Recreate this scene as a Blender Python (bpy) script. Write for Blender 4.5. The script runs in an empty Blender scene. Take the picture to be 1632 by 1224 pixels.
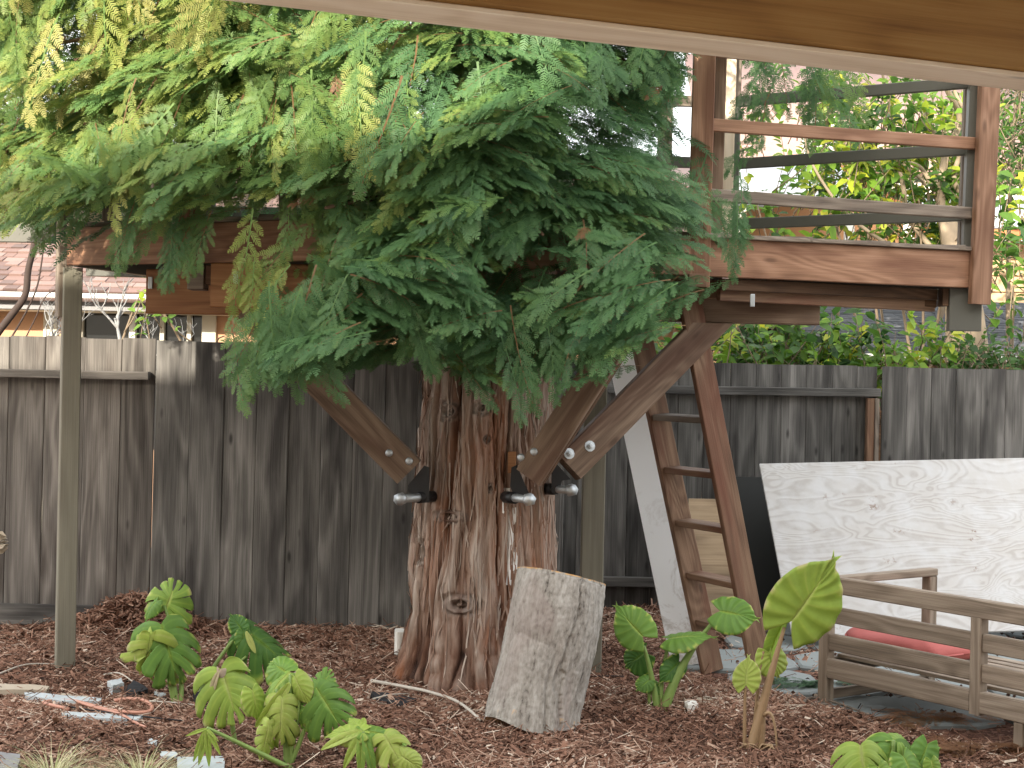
import bpy, bmesh, math, random
import numpy as np
from mathutils import Vector, Matrix, Euler
rnd = random.Random(7)
rng = np.random.default_rng(11)
S = bpy.context.scene
COL = S.collection
# ------------------------------------------------------------------ camera
F = 2450.0
CAM = Vector((0, 0, 1.65))
PITCH = math.radians(-0.28); ROLL = math.radians(1.2)
cd = bpy.data.cameras.new('camera'); cam = bpy.data.objects.new('camera', cd); COL.objects.link(cam)
cd.sensor_width = 36; cd.lens = F / 1632 * 36; cd.clip_end = 400; cd.clip_start = 0.05
CM = Matrix.Rotation(math.pi / 2 + PITCH, 4, 'X') @ Matrix.Rotation(ROLL, 4, 'Z')
cam.matrix_world = Matrix.Translation(CAM) @ CM
S.camera = cam
# ------------------------------------------------------------------ world, sun, exposure
SUN_EL = math.radians(20); SUN_DIR = Vector((0.42, 1.0, 0)).normalized()   # the way the light travels, seen from above
W = bpy.data.worlds.new('World'); S.world = W; W.use_nodes = True
wt = W.node_tree; bgn = wt.nodes['Background']; sky = wt.nodes.new('ShaderNodeTexSky')
sky.sky_type = 'NISHITA'; sky.sun_disc = False; sky.sun_elevation = SUN_EL
sky.sun_rotation = math.atan2(-SUN_DIR.x, -SUN_DIR.y); sky.air_density = 1.0; sky.dust_density = 3.0; sky.ozone_density = 1.0
# thin broken high cloud over the blue, added to whiten and lift the ambient light
wtc = wt.nodes.new('ShaderNodeTexCoord'); wmp = wt.nodes.new('ShaderNodeMapping'); wmp.inputs['Scale'].default_value = (1, 1, 2.5)
wnz = wt.nodes.new('ShaderNodeTexNoise'); wnz.inputs['Scale'].default_value = 2.2; wnz.inputs['Detail'].default_value = 6
wrp = wt.nodes.new('ShaderNodeValToRGB'); wrp.color_ramp.elements[0].position = .3; wrp.color_ramp.elements[0].color = (.45, .45, .45, 1); wrp.color_ramp.elements[1].position = .65; wrp.color_ramp.elements[1].color = (.95, .95, .95, 1)
wmx = wt.nodes.new('ShaderNodeMix'); wmx.data_type = 'RGBA'; wmx.inputs[7].default_value = (4.7, 4.6, 4.4, 1)
wt.links.new(wtc.outputs['Generated'], wmp.inputs[0]); wt.links.new(wmp.outputs[0], wnz.inputs[0]); wt.links.new(wnz.outputs[0], wrp.inputs[0])
wt.links.new(wrp.outputs[0], wmx.inputs[0]); wt.links.new(sky.outputs[0], wmx.inputs[6]); wt.links.new(wmx.outputs[2], bgn.inputs[0]); bgn.inputs[1].default_value = 0.15
sl = bpy.data.lights.new('sun', 'SUN'); sl.energy = 2.1; sl.angle = math.radians(0.6); sl.color = (1.0, 0.9, 0.74)
sun = bpy.data.objects.new('sun', sl); COL.objects.link(sun)
ld = Vector((SUN_DIR.x * math.cos(SUN_EL), SUN_DIR.y * math.cos(SUN_EL), -math.sin(SUN_EL)))
sun.matrix_world = ld.to_track_quat('-Z', 'Y').to_matrix().to_4x4()
S.view_settings.view_transform = 'Standard'; S.view_settings.look = 'None'
S.view_settings.exposure = 2.25; S.view_settings.gamma = 1
S.render.engine = 'CYCLES'
S.cycles.max_bounces = 8; S.cycles.transparent_max_bounces = 8

# ------------------------------------------------------------------ helpers
_R = CM.to_3x3()
def P(px, py, Y):
    """world point seen at photo pixel (px, py) at distance Y in front of the camera"""
    d = _R @ Vector(((px - 816) / F, -(py - 612) / F, -1))
    return CAM + d * (Y / d.y)
def G(px, py, z=0.0):
    d = _R @ Vector(((px - 816) / F, -(py - 612) / F, -1))
    return CAM + d * ((z - CAM.z) / d.z)
MATW = {}
def link(o, parent=None, mw=None):
    COL.objects.link(o)
    mw = mw or Matrix.Identity(4)
    MATW[o.name] = mw
    if parent is not None:
        o.parent = parent; o.matrix_basis = MATW[parent.name].inverted() @ mw
    else:
        o.matrix_basis = mw
    return o
def tag(o, label=None, cat=None, group=None, kind=None):
    if label: o['label'] = label
    if cat: o['category'] = cat
    if group: o['group'] = group
    if kind: o['kind'] = kind
    return o
def thing(name, label, cat, loc=(0, 0, 0), group=None):
    o = bpy.data.objects.new(name, None); o.empty_display_size = 0.2
    link(o, None, Matrix.Translation(Vector(loc)))
    return tag(o, label, cat, group)
def npmesh(name, V, Fc, mats, attrs=None, smooth=False, mi=None):
    V = np.asarray(V, dtype=np.float32); Fc = np.asarray(Fc, dtype=np.int32)
    me = bpy.data.meshes.new(name)
    n, k = Fc.shape
    me.vertices.add(len(V)); me.vertices.foreach_set('co', V.ravel())
    me.loops.add(n * k); me.loops.foreach_set('vertex_index', Fc.ravel())
    me.polygons.add(n); me.polygons.foreach_set('loop_start', np.arange(0, n * k, k, dtype=np.int32))
    try: me.polygons.foreach_set('loop_total', np.full(n, k, dtype=np.int32))
    except Exception: pass
    if mi is not None: me.polygons.foreach_set('material_index', np.asarray(mi, dtype=np.int32))
    if smooth: me.polygons.foreach_set('use_smooth', np.ones(n, dtype=bool))
    for m in (mats if isinstance(mats, (list, tuple)) else [mats]): me.materials.append(m)
    for an, av in (attrs or {}).items():
        a = me.attributes.new(an, 'FLOAT', 'POINT'); a.data.foreach_set('value', np.asarray(av, dtype=np.float32))
    me.update(calc_edges=True); me.validate()
    return me
def obj(name, me, parent=None, mw=None):
    return link(bpy.data.objects.new(name, me), parent, mw)
def bm_mesh(name, bm, mat, smooth=False):
    me = bpy.data.meshes.new(name); bm.to_mesh(me); bm.free()
    for m in (mat if isinstance(mat, (list, tuple)) else [mat]): me.materials.append(m)
    if smooth:
        for p in me.polygons: p.use_smooth = True
    return me
def frame(p0, p1, up=(0, 0, 1)):
    """matrix at p0, X along p1-p0, Z near up"""
    x = (Vector(p1) - Vector(p0)).normalized(); u = Vector(up)
    z = (u - x * u.dot(x)).normalized(); y = z.cross(x)
    m = Matrix((x, y, z)).transposed().to_4x4(); m.translation = Vector(p0)
    return m
def beam_me(name, L, w, h, mat, c=0.004, wob=0.0, cut0=0.0, cut1=0.0):
    """timber along +X: w across Y, h up Z, chamfered edges, slightly uneven; cut0/cut1 slant the ends in XZ"""
    c = min(c, w * .3, h * .3)
    a, b = w / 2, h / 2
    prof = [(-a + c, -b), (a - c, -b), (a, -b + c), (a, b - c), (a - c, b), (-a + c, b), (-a, b - c), (-a, -b + c)]
    n = max(2, int(L / 0.35) + 1) if wob else 2
    V = []; Fc = []
    for i in range(n):
        s = i / (n - 1); dy = rnd.uniform(-wob, wob); dz = rnd.uniform(-wob, wob)
        for (y, z) in prof:
            x = L * s + (cut0 * z / b if i == 0 else 0) + (cut1 * z / b if i == n - 1 else 0)
            V.append((x, y + dy, z + dz))
    bm = bmesh.new(); vs = [bm.verts.new(v) for v in V]
    for i in range(n - 1):
        for j in range(8):
            k = (j + 1) % 8
            bm.faces.new((vs[i * 8 + j], vs[i * 8 + k], vs[(i + 1) * 8 + k], vs[(i + 1) * 8 + j]))
    bm.faces.new([vs[j] for j in range(7, -1, -1)]); bm.faces.new([vs[(n - 1) * 8 + j] for j in range(8)])
    bmesh.ops.recalc_face_normals(bm, faces=bm.faces)
    return bm_mesh(name, bm, mat)
def beam(name, p0, p1, w, h, mat, parent=None, up=(0, 0, 1), **k):
    """timber whose centre line runs p0-p1"""
    L = (Vector(p1) - Vector(p0)).length
    return obj(name, beam_me(name, L, w, h, mat, **k), parent, frame(p0, p1, up))
def tube_np(pts, rad, ns=6, twist=0.0):
    pts = [Vector(p) for p in pts]; n = len(pts)
    if not hasattr(rad, '__len__'): rad = [rad] * n
    V = []; Fc = []; ref = Vector((0.3, 0.2, 1)).normalized()
    for i, p in enumerate(pts):
        t = (pts[min(i + 1, n - 1)] - pts[max(i - 1, 0)]).normalized()
        if abs(t.dot(ref)) > .97: ref = Vector((1, 0.1, 0)).normalized()
        u = (ref - t * ref.dot(t)).normalized(); v = t.cross(u); ref = u
        for j in range(ns):
            a = 2 * math.pi * j / ns
            V.append(p + (u * math.cos(a) + v * math.sin(a)) * rad[i])
    for i in range(n - 1):
        for j in range(ns):
            k = (j + 1) % ns
            Fc.append((i * ns + j, i * ns + k, (i + 1) * ns + k, (i + 1) * ns + j))
    for i, b in ((0, 0), (1, (n - 1) * ns)):      # end caps as fans of quads
        for j in range(0, ns - 2, 2):
            q = (b, b + j + 1, b + j + 2, b + min(j + 3, ns - 1)) if j + 3 <= ns - 1 else (b, b + j + 1, b + j + 2, b + j + 2)
            if len(set(q)) == 4: Fc.append(q if i else q[::-1])
    return V, Fc
def tube(name, pts, rad, mat, parent=None, ns=8, smooth=True):
    V, Fc = tube_np(pts, rad, ns)
    o = Vector(pts[0]); V = [v - o for v in V]
    return obj(name, npmesh(name, V, Fc, mat, smooth=smooth), parent, Matrix.Translation(o))
class Acc:
    def __init__(s): s.V = []; s.F = []; s.n = 0; s.A = []
    def add(s, V, Fc, a=0.0):
        V = np.asarray(V, dtype=np.float32).reshape(-1, 3); Fc = np.asarray(Fc, dtype=np.int32)
        s.V.append(V); s.F.append(Fc + s.n); s.n += len(V); s.A.append(np.full(len(V), a, dtype=np.float32) if np.isscalar(a) else np.asarray(a, dtype=np.float32))
    def mesh(s, name, mat, smooth=False):
        return npmesh(name, np.concatenate(s.V), np.concatenate(s.F), mat, {'tint': np.concatenate(s.A)}, smooth)
def bez(p0, p1, p2, n=10):
    p0, p1, p2 = Vector(p0), Vector(p1), Vector(p2)
    return [p0 * (1 - t) ** 2 + p1 * 2 * t * (1 - t) + p2 * t * t for t in [i / (n - 1) for i in range(n)]]
def vnoise(x, y, seed=0, px=None):
    """2-D value noise, optional period px along x"""
    xi = np.floor(x).astype(np.int64); yi = np.floor(y).astype(np.int64); fx = x - xi; fy = y - yi
    fx = fx * fx * (3 - 2 * fx); fy = fy * fy * (3 - 2 * fy)
    def h(a, b):
        if px: a = np.mod(a, px)
        n = (a * 374761393 + b * 668265263 + seed * 974634777) & 0xffffffff
        n = ((n ^ (n >> 13)) * 1274126177) & 0xffffffff
        return ((n ^ (n >> 16)) & 0xffff) / 65535.0
    return (h(xi, yi) * (1 - fx) + h(xi + 1, yi) * fx) * (1 - fy) + (h(xi, yi + 1) * (1 - fx) + h(xi + 1, yi + 1) * fx) * fy

# ------------------------------------------------------------------ materials
def newmat(name):
    m = bpy.data.materials.new(name); m.use_nodes = True
    nt = m.node_tree; b = nt.nodes['Principled BSDF']
    return m, nt, b
def N(nt, t, **k):
    n = nt.nodes.new(t)
    for a, v in k.items():
        if a.startswith('i_'): n.inputs[a[2:].replace('_', ' ')].default_value = v
        else: setattr(n, a, v)
    return n
def ramp(nt, fac, stops, interp='LINEAR'):
    r = nt.nodes.new('ShaderNodeValToRGB'); r.color_ramp.interpolation = interp
    e = r.color_ramp.elements
    while len(e) < len(stops): e.new(0.5)
    for i, (p, c) in enumerate(stops):
        e[i].position = p; e[i].color = (*c, 1) if len(c) == 3 else c
    nt.links.new(fac, r.inputs[0]); return r
def mixc(nt, fac, a, b, mode='MIX'):
    m = nt.nodes.new('ShaderNodeMix'); m.data_type = 'RGBA'; m.blend_type = mode
    for s, v in ((0, fac), (6, a), (7, b)):
        if isinstance(v, (int, float)): m.inputs[s].default_value = v
        elif isinstance(v, tuple): m.inputs[s].default_value = (*v, 1)
        else: nt.links.new(v, m.inputs[s])
    return m.outputs[2]
def mth(nt, op, a, b=None, c=None):
    m = nt.nodes.new('ShaderNodeMath'); m.operation = op
    for i, v in enumerate((a, b, c)):
        if v is None: continue
        if isinstance(v, (int, float)): m.inputs[i].default_value = v
        else: nt.links.new(v, m.inputs[i])
    return m.outputs[0]
def ocoord(nt, scale=(1, 1, 1), rand=True):
    tc = nt.nodes.new('ShaderNodeTexCoord'); mp = nt.nodes.new('ShaderNodeMapping'); mp.inputs['Scale'].default_value = scale
    nt.links.new(tc.outputs['Object'], mp.inputs['Vector'])
    if rand:
        oi = nt.nodes.new('ShaderNodeObjectInfo'); s = nt.nodes.new('ShaderNodeCombineXYZ')
        for i, k in enumerate((37.0, 91.0, 63.0)):
            nt.links.new(mth(nt, 'MULTIPLY', oi.outputs['Random'], k), s.inputs[i])
        nt.links.new(s.outputs[0], mp.inputs['Location'])
        return mp.outputs[0], oi.outputs['Random']
    return mp.outputs[0], None
def noise(nt, vec, scale, detail=4, rough=.55, dist=0.0):
    n = nt.nodes.new('ShaderNodeTexNoise'); n.inputs['Scale'].default_value = scale; n.inputs['Detail'].default_value = detail
    n.inputs['Roughness'].default_value = rough; n.inputs['Distortion'].default_value = dist
    if vec is not None: nt.links.new(vec, n.inputs['Vector'])
    return n.outputs[0]
def bump(nt, b, h, strength=.4, dist=.01):
    n = nt.nodes.new('ShaderNodeBump'); n.inputs['Strength'].default_value = strength; n.inputs['Distance'].default_value = dist
    nt.links.new(h, n.inputs['Height']); nt.links.new(n.outputs[0], b.inputs['Normal'])
def wood(name, dark, mid, light, rough=.75, stain=None, knots=.6, along='X', bs=.35, cathedral=1.0, var=.25, spec=.3):
    """long-grained timber: streaks along the board, cathedral figure, knots, board-to-board variation"""
    m, nt, b = newmat(name)
    v, rv = ocoord(nt, (1, 1, 1))
    def sc(x, y, z):
        q = nt.nodes.new('ShaderNodeVectorMath'); q.operation = 'MULTIPLY'; nt.links.new(v, q.inputs[0]); q.inputs[1].default_value = (x, y, z); return q.outputs[0]
    fine = noise(nt, sc(1.3, 95, 95), 1.6, 6, .66)
    med = noise(nt, sc(.9, 16, 16), 1.3, 4, .55, .25)
    # figure: bands of a low frequency stretched noise
    lown = noise(nt, sc(.8, 5, 5), 1.0, 2, .4, .5)
    fig = mth(nt, 'SINE', mth(nt, 'MULTIPLY', lown, 70.0 * cathedral))
    fig = mth(nt, 'MULTIPLY_ADD', fig, .5, .5)
    g = mth(nt, 'ADD', mth(nt, 'MULTIPLY', fine, .45), mth(nt, 'ADD', mth(nt, 'MULTIPLY', med, .4), mth(nt, 'MULTIPLY', fig, .15)))
    r = ramp(nt, g, [(.3, dark), (.5, mid), (.7, light)])
    col = r.outputs[0]
    if knots:
        vo = nt.nodes.new('ShaderNodeTexVoronoi'); vo.feature = 'F1'; vo.inputs['Scale'].default_value = 1.0
        nt.links.new(sc(2.6, 8, 8), vo.inputs['Vector'])
        kr = ramp(nt, vo.outputs['Distance'], [(.05, (1, 1, 1)), (.13, (0, 0, 0))])
        kc = tuple(c * .35 for c in dark)
        col = mixc(nt, mth(nt, 'MULTIPLY', kr.outputs[0], knots), col, kc)
    if stain:
        sn = noise(nt, sc(1.1, 6, 6), 1.2, 3, .5)
        sr = ramp(nt, sn, [(.5, (0, 0, 0)), (.68, (1, 1, 1))])
        col = mixc(nt, mth(nt, 'MULTIPLY', sr.outputs[0], .75), col, stain)
    hv = nt.nodes.new('ShaderNodeHueSaturation'); nt.links.new(col, hv.inputs['Color'])
    nt.links.new(mth(nt, 'MULTIPLY_ADD', rv, 2 * var, 1 - var), hv.inputs['Value'])
    nt.links.new(hv.outputs[0], b.inputs['Base Color'])
    b.inputs['Roughness'].default_value = rough; b.inputs['Specular IOR Level'].default_value = spec
    bump(nt, b, mth(nt, 'ADD', mth(nt, 'MULTIPLY', fine, .8), mth(nt, 'MULTIPLY', g, .6)), bs, .006)
    return m
def plain(name, col, rough=.6, metal=0.0, nz=.12, nscale=8.0, bs=.15, bd=.003, spec=.4):
    m, nt, b = newmat(name); v, rv = ocoord(nt)
    n = noise(nt, v, nscale, 6, .6)
    n2 = noise(nt, v, nscale * .2, 3, .5)
    f = mth(nt, 'ADD', mth(nt, 'MULTIPLY', n, nz * 2), mth(nt, 'ADD', mth(nt, 'MULTIPLY', n2, nz * 2), 1 - 2 * nz))
    hv = nt.nodes.new('ShaderNodeHueSaturation'); hv.inputs['Color'].default_value = (*col, 1)
    nt.links.new(f, hv.inputs['Value']); nt.links.new(hv.outputs[0], b.inputs['Base Color'])
    b.inputs['Roughness'].default_value = rough; b.inputs['Metallic'].default_value = metal; b.inputs['Specular IOR Level'].default_value = spec
    bump(nt, b, n, bs, bd); return m
def foliage(name, stops, trans=.35, rough=.5, objvar=False):
    """leaf: colour from the 'tint' attribute, light passes through"""
    m, nt, b = newmat(name)
    a = nt.nodes.new('ShaderNodeAttribute'); a.attribute_name = 'tint'
    fac = a.outputs['Fac']
    r = ramp(nt, fac, stops)
    tc = nt.nodes.new('ShaderNodeTexCoord')
    n = noise(nt, tc.outputs['Object'], 9.0, 4, .6)
    hv = nt.nodes.new('ShaderNodeHueSaturation'); nt.links.new(r.outputs[0], hv.inputs['Color'])
    nt.links.new(mth(nt, 'MULTIPLY_ADD', n, .7, .65), hv.inputs['Value'])
    col = hv.outputs[0]
    nt.links.new(col, b.inputs['Base Color']); b.inputs['Roughness'].default_value = rough; b.inputs['Specular IOR Level'].default_value = .35
    tr = nt.nodes.new('ShaderNodeBsdfTranslucent')
    tcol = mixc(nt, .55, col, (.5, .62, .1), 'MIX') if False else col
    nt.links.new(tcol, tr.inputs[0])
    mx = nt.nodes.new('ShaderNodeMixShader'); mx.inputs[0].default_value = trans
    nt.links.new(b.outputs[0], mx.inputs[1]); nt.links.new(tr.outputs[0], mx.inputs[2])
    nt.links.new(mx.outputs[0], nt.nodes['Material Output'].inputs[0])
    return m
M = {}
M['fence'] = wood('weathered_fence', (.052, .05, .048), (.135, .13, .122), (.25, .24, .228), .85, stain=(.035, .032, .032), knots=.8, bs=.7, var=.3, cathedral=.45)
M['fence_warm'] = wood('weathered_fence_brown', (.056, .051, .047), (.143, .131, .12), (.262, .243, .222), .85, stain=(.05, .04, .035), knots=.8, bs=.7, var=.25, cathedral=.5)
M['redwood'] = wood('stained_redwood', (.15, .075, .042), (.265, .145, .088), (.37, .22, .145), .62, stain=(.12, .05, .028), knots=.5, bs=.3, var=.14)
M['orange'] = wood('orange_stained_beam', (.17, .07, .028), (.29, .13, .055), (.39, .2, .09), .5, knots=.4, bs=.25, var=.1)
M['brace'] = wood('brown_brace_timber', (.1, .065, .044), (.18, .122, .084), (.265, .188, .135), .7, stain=(.08, .036, .022), knots=.6, bs=.35, var=.1)
M['ladder'] = wood('ladder_timber', (.11, .062, .039), (.19, .115, .072), (.28, .18, .118), .7, stain=(.14, .05, .03), knots=.7, bs=.35, var=.1)
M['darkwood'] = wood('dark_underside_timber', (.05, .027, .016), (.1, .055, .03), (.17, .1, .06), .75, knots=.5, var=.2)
M['greywood'] = wood('greyed_timber', (.1, .08, .066), (.19, .155, .125), (.3, .255, .21), .8, knots=.6, bs=.5, var=.15)
M['olive'] = wood('olive_grey_paint', (.15, .142, .112), (.21, .2, .157), (.25, .24, .19), .55, stain=(.16, .145, .115), knots=.1, bs=.25, var=.03, cathedral=.3)
M['railpaint'] = plain('dark_olive_paint', (.1, .1, .085), .5, nz=.08, nscale=5, bs=.12)
M['bench'] = wood('bench_teak', (.13, .1, .074), (.235, .185, .14), (.34, .28, .22), .72, knots=.15, bs=.4, var=.1)
M['pine'] = wood('pine_beam', (.2, .095, .028), (.32, .165, .05), (.4, .23, .08), .6, knots=.6, bs=.12, cathedral=.6, var=.03)
M['pine_lit'] = wood('pine_beam_lit', (.62, .48, .35), (.76, .62, .48), (.82, .7, .57), .6, knots=.5, bs=.12, cathedral=.6, var=.03)  # lit copy of the beam pine, ground bounce put into its colour
M['steel'] = plain('galvanised_steel', (.5, .53, .55), .55, 1.0, nz=.1, nscale=30)
M['blacksteel'] = plain('black_steel', (.012, .012, .014), .45, 0.0, nz=.2, nscale=20)
M['white'] = plain('white_trim_paint', (.78, .77, .72), .5, nz=.03)
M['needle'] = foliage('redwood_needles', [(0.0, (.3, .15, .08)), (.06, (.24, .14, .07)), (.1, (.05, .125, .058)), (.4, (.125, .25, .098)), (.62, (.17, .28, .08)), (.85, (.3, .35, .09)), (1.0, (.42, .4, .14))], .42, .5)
M['shrub'] = foliage('shrub_leaves', [(0.0, (.03, .075, .022)), (.4, (.07, .16, .03)), (.75, (.2, .36, .04)), (1.0, (.5, .5, .05))], .45, .4)
M['twig'] = plain('twig_bark', (.2, .15, .1), .8, nz=.25, nscale=20)
M['paletwig'] = plain('pale_bare_twigs', (.27, .27, .27), .8, nz=.2, nscale=20)
M['vine'] = plain('dark_vine_bark', (.045, .03, .025), .8, nz=.25, nscale=20)
# ------------------------------------------------------------------ ground
def mulch_mat():
    m, nt, b = newmat('mulch_soil'); tc = nt.nodes.new('ShaderNodeTexCoord'); v = tc.outputs['Object']
    vo = nt.nodes.new('ShaderNodeTexVoronoi'); vo.inputs['Scale'].default_value = 60; nt.links.new(v, vo.inputs['Vector'])
    sx = nt.nodes.new('ShaderNodeSeparateColor'); nt.links.new(vo.outputs['Color'], sx.inputs[0])
    n = noise(nt, v, 2.0, 4)
    f = mth(nt, 'ADD', mth(nt, 'MULTIPLY', sx.outputs[0], .6), mth(nt, 'MULTIPLY', n, .4))
    r = ramp(nt, f, [(.2, (.06, .03, .022)), (.5, (.14, .068, .048)), (.72, (.21, .11, .08)), (.9, (.32, .2, .15))])
    nt.links.new(r.outputs[0], b.inputs['Base Color']); b.inputs['Roughness'].default_value = .95; b.inputs['Specular IOR Level'].default_value = .15
    bump(nt, b, mth(nt, 'ADD', sx.outputs[1], n), .8, .02); return m
M['mulch'] = mulch_mat()
def gz(x, y):
    x = np.asarray(x, float); y = np.asarray(y, float)
    base = (vnoise(x * 1.3, y * 1.3, 3) - .5) * .05 + (vnoise(x * 5, y * 5, 5) - .5) * .022
    # heap of mulch against the left fence, slight rise round the tree, flat under the paving on the right
    heap = .17 * np.exp(-(((x + 2.28) / .3) ** 2 + ((y - 9.5) / .28) ** 2))
    rise = .05 * np.exp(-(((x + .1) / 1.1) ** 2 + ((y - 8.2) / 1.0) ** 2)) + .05 * np.clip((y - 9.0) / .7, 0, 1) * (x < .5)
    heap2 = .10 * np.exp(-(((x - .9) / .45) ** 2 + ((y - 10.2) / .5) ** 2))
    flat = np.clip((x - 1.25 + .55 * (8.9 - y) * (y < 8.9) * 0) / .5, 0, 1)
    k = paving_mask(x, y)
    return (base + heap + rise + heap2) * (1 - k) - .012 * k
PAV = [(.88, 8.85), (1.0, 8.5), (1.28, 8.15), (1.53, 7.82), (1.88, 7.32), (2.3, 6.98), (3.1, 6.45), (4.9, 6.2), (4.9, 10.6), (1.5, 10.6), (1.25, 9.6)]
def paving_mask(x, y):
    ins = np.zeros(np.shape(x), bool); dm = np.full(np.shape(x), 9.0)
    for i in range(len(PAV)):
        (x0, y0), (x1, y1) = PAV[i], PAV[(i + 1) % len(PAV)]
        c = ((y0 > y) != (y1 > y)) & (x < (x1 - x0) * (y - y0) / (y1 - y0 + 1e-12) + x0); ins ^= c
        dx, dy = x1 - x0, y1 - y0; t = np.clip(((x - x0) * dx + (y - y0) * dy) / (dx * dx + dy * dy), 0, 1)
        dm = np.minimum(dm, np.hypot(x - x0 - t * dx, y - y0 - t * dy))
    return np.where(ins, np.clip(dm / .12, 0, 1), 0.0)
# far ground sheet
m_, nt_, b_ = newmat('garden_soil'); tc_ = nt_.nodes.new('ShaderNodeTexCoord')
r_ = ramp(nt_, noise(nt_, tc_.outputs['Object'], 1.5, 6), [(.3, (.05, .04, .025)), (.6, (.11, .085, .05)), (.8, (.09, .1, .04))])
nt_.links.new(r_.outputs[0], b_.inputs['Base Color']); b_.inputs['Roughness'].default_value = .95
xs = [-90, -5.2, 5.2, 90]; ys = [-60, 4.2, 10.62, 140]
V = [(x, y, -.05) for y in ys for x in xs]
Fc = [(j * 4 + i, j * 4 + i + 1, (j + 1) * 4 + i + 1, (j + 1) * 4 + i) for j in range(3) for i in range(3) if not (i == 1 and j == 1)]
tag(obj('ground', npmesh('ground', V, Fc, m_)), kind='structure')
nx, ny = 260, 170
X, Y = np.meshgrid(np.linspace(-5.4, 5.4, nx), np.linspace(4.0, 10.8, ny))
edge = np.minimum(np.minimum(X + 5.4, 5.4 - X), np.minimum(Y - 4.0, 10.8 - Y))
Z = gz(X, Y) * np.clip(edge / .3, 0, 1) - .06 * (edge < .01)
V = np.stack([X, Y, Z], -1).reshape(-1, 3); ii = np.arange(nx * ny).reshape(ny, nx)
Fc = np.stack([ii[:-1, :-1], ii[:-1, 1:], ii[1:, 1:], ii[1:, :-1]], -1).reshape(-1, 4)
tag(obj('mulch_bed', npmesh('mulch_bed', V, Fc, M['mulch'], smooth=True)), kind='structure')
# loose chips and shreds of bark
def chips(n, seed):
    g = np.random.default_rng(seed)
    x = g.uniform(-4.6, 4.6, n * 2); y = 5.9 + (10.6 - 5.9) * g.uniform(0, 1, n * 2) ** 1.15
    k = paving_mask(x, y); keep = (g.uniform(0, 1, n * 2) > k * (.97 - .75 * np.clip(vnoise(x * 3.1, y * 5.5, 91) * 2 - 1.05, 0, 1))) & (np.abs(x) < .36 * y + .35) & ~((y > 9.6) & (x < .5))
    x = x[keep][:n]; y = y[keep][:n]; n = len(x)
    fib = g.uniform(0, 1, n) < .22
    L = np.where(fib, g.uniform(.05, .14, n), g.uniform(.008, .033, n) * np.where(g.uniform(0, 1, n) < .04, 2.2, 1.0)); Wd = np.where(fib, g.uniform(.002, .005, n), L * g.uniform(.2, .55, n)); T = np.where(fib, .003, g.uniform(.003, .009, n))
    yaw = g.uniform(0, 6.283, n); pit = g.normal(0, .28, n); rol = g.normal(0, .4, n)
    z = gz(x, y) + g.uniform(.0, .016, n) + np.abs(np.sin(pit)) * L * .4
    base = np.array([(-.5, -.5, 0), (.5, -.42, 0), (-.5, .1, 1), (.5, .0, 1), (-.46, .5, 0), (.5, .45, 0)])
    v = base[None] * np.stack([L, Wd, T], -1)[:, None]
    v[..., 2] += (np.sin(np.arange(n) * 1.7) * .08 * L)[:, None] * (np.abs(base[None, :, 0]) * 2)
    cr, sr = np.cos(rol)[:, None], np.sin(rol)[:, None]; yy = v[..., 1] * cr - v[..., 2] * sr; zz = v[..., 1] * sr + v[..., 2] * cr
    cp, sp = np.cos(pit)[:, None], np.sin(pit)[:, None]; xx = v[..., 0] * cp - zz * sp; zz = v[..., 0] * sp + zz * cp
    cy, sy = np.cos(yaw)[:, None], np.sin(yaw)[:, None]
    V = np.stack([xx * cy - yy * sy + x[:, None], xx * sy + yy * cy + y[:, None], zz + z[:, None]], -1).reshape(-1, 3)
    f = np.array([(0, 1, 3, 2), (2, 3, 5, 4), (0, 2, 4, 4), (1, 5, 3, 3)]); f = np.array([(0, 1, 3, 2), (2, 3, 5, 4)])
    ft = np.array([(0, 2, 4), (1, 5, 3)])
    Q = (f[None] + (np.arange(n) * 6)[:, None, None]).reshape(-1, 4)
    tint = np.repeat(np.clip(g.beta(1.7, 2.2, n) + .45 * (vnoise(x * 1.6, y * 2.2, 92) - .5) + .35 * (g.uniform(0, 1, n) < .05), 0, 1), 6)
    return V, Q, tint
cm_, nt_, b_ = newmat('bark_chips'); a_ = nt_.nodes.new('ShaderNodeAttribute'); a_.attribute_name = 'tint'
r_ = ramp(nt_, a_.outputs['Fac'], [(0, (.05, .028, .02)), (.3, (.165, .084, .056)), (.55, (.275, .15, .104)), (.8, (.43, .29, .215)), (1, (.66, .56, .46))])
nt_.links.new(r_.outputs[0], b_.inputs['Base Color']); b_.inputs['Roughness'].default_value = .9; b_.inputs['Specular IOR Level'].default_value = .2
V, Q, T = chips(115000, 5)
tag(obj('bark_mulch', npmesh('bark_mulch', V, Q, cm_, {'tint': T})), 'loose red brown bark mulch covering the garden bed', 'mulch', kind='stuff')
# shredded bark heap by the left fence
g = np.random.default_rng(8); acc = Acc()
for i in range(2600):
    if i < 1500: x = g.normal(-2.28, .26); y = g.normal(9.38, .12)
    elif i < 2000: x = g.normal(1.0, .4); y = g.normal(10.1, .25)
    else: x = g.normal(-.75, .5); y = g.uniform(9.0, 9.5)
    y = min(y, 9.55 if x < .5 else 10.6); z = float(gz(x, y)) + g.uniform(0, .03)
    a = g.uniform(0, 6.28); L = g.uniform(.05, .16); w = g.uniform(.002, .006); dz = g.normal(0, .02)
    d = np.array([math.cos(a), math.sin(a), 0]) * L / 2; s = np.array([-math.sin(a), math.cos(a), .5]) * w
    c = np.array([x, y, z]); c2 = c + np.array([0, 0, g.uniform(.004, .03)])
    acc.add([c - d - s + (0, 0, dz), c - d + s + (0, 0, dz), c2 + s, c2 - s, c + d - s - (0, 0, dz), c + d + s - (0, 0, dz)], [(0, 1, 2, 3), (3, 2, 5, 4)], float(g.uniform(.2, .75)))
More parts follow.
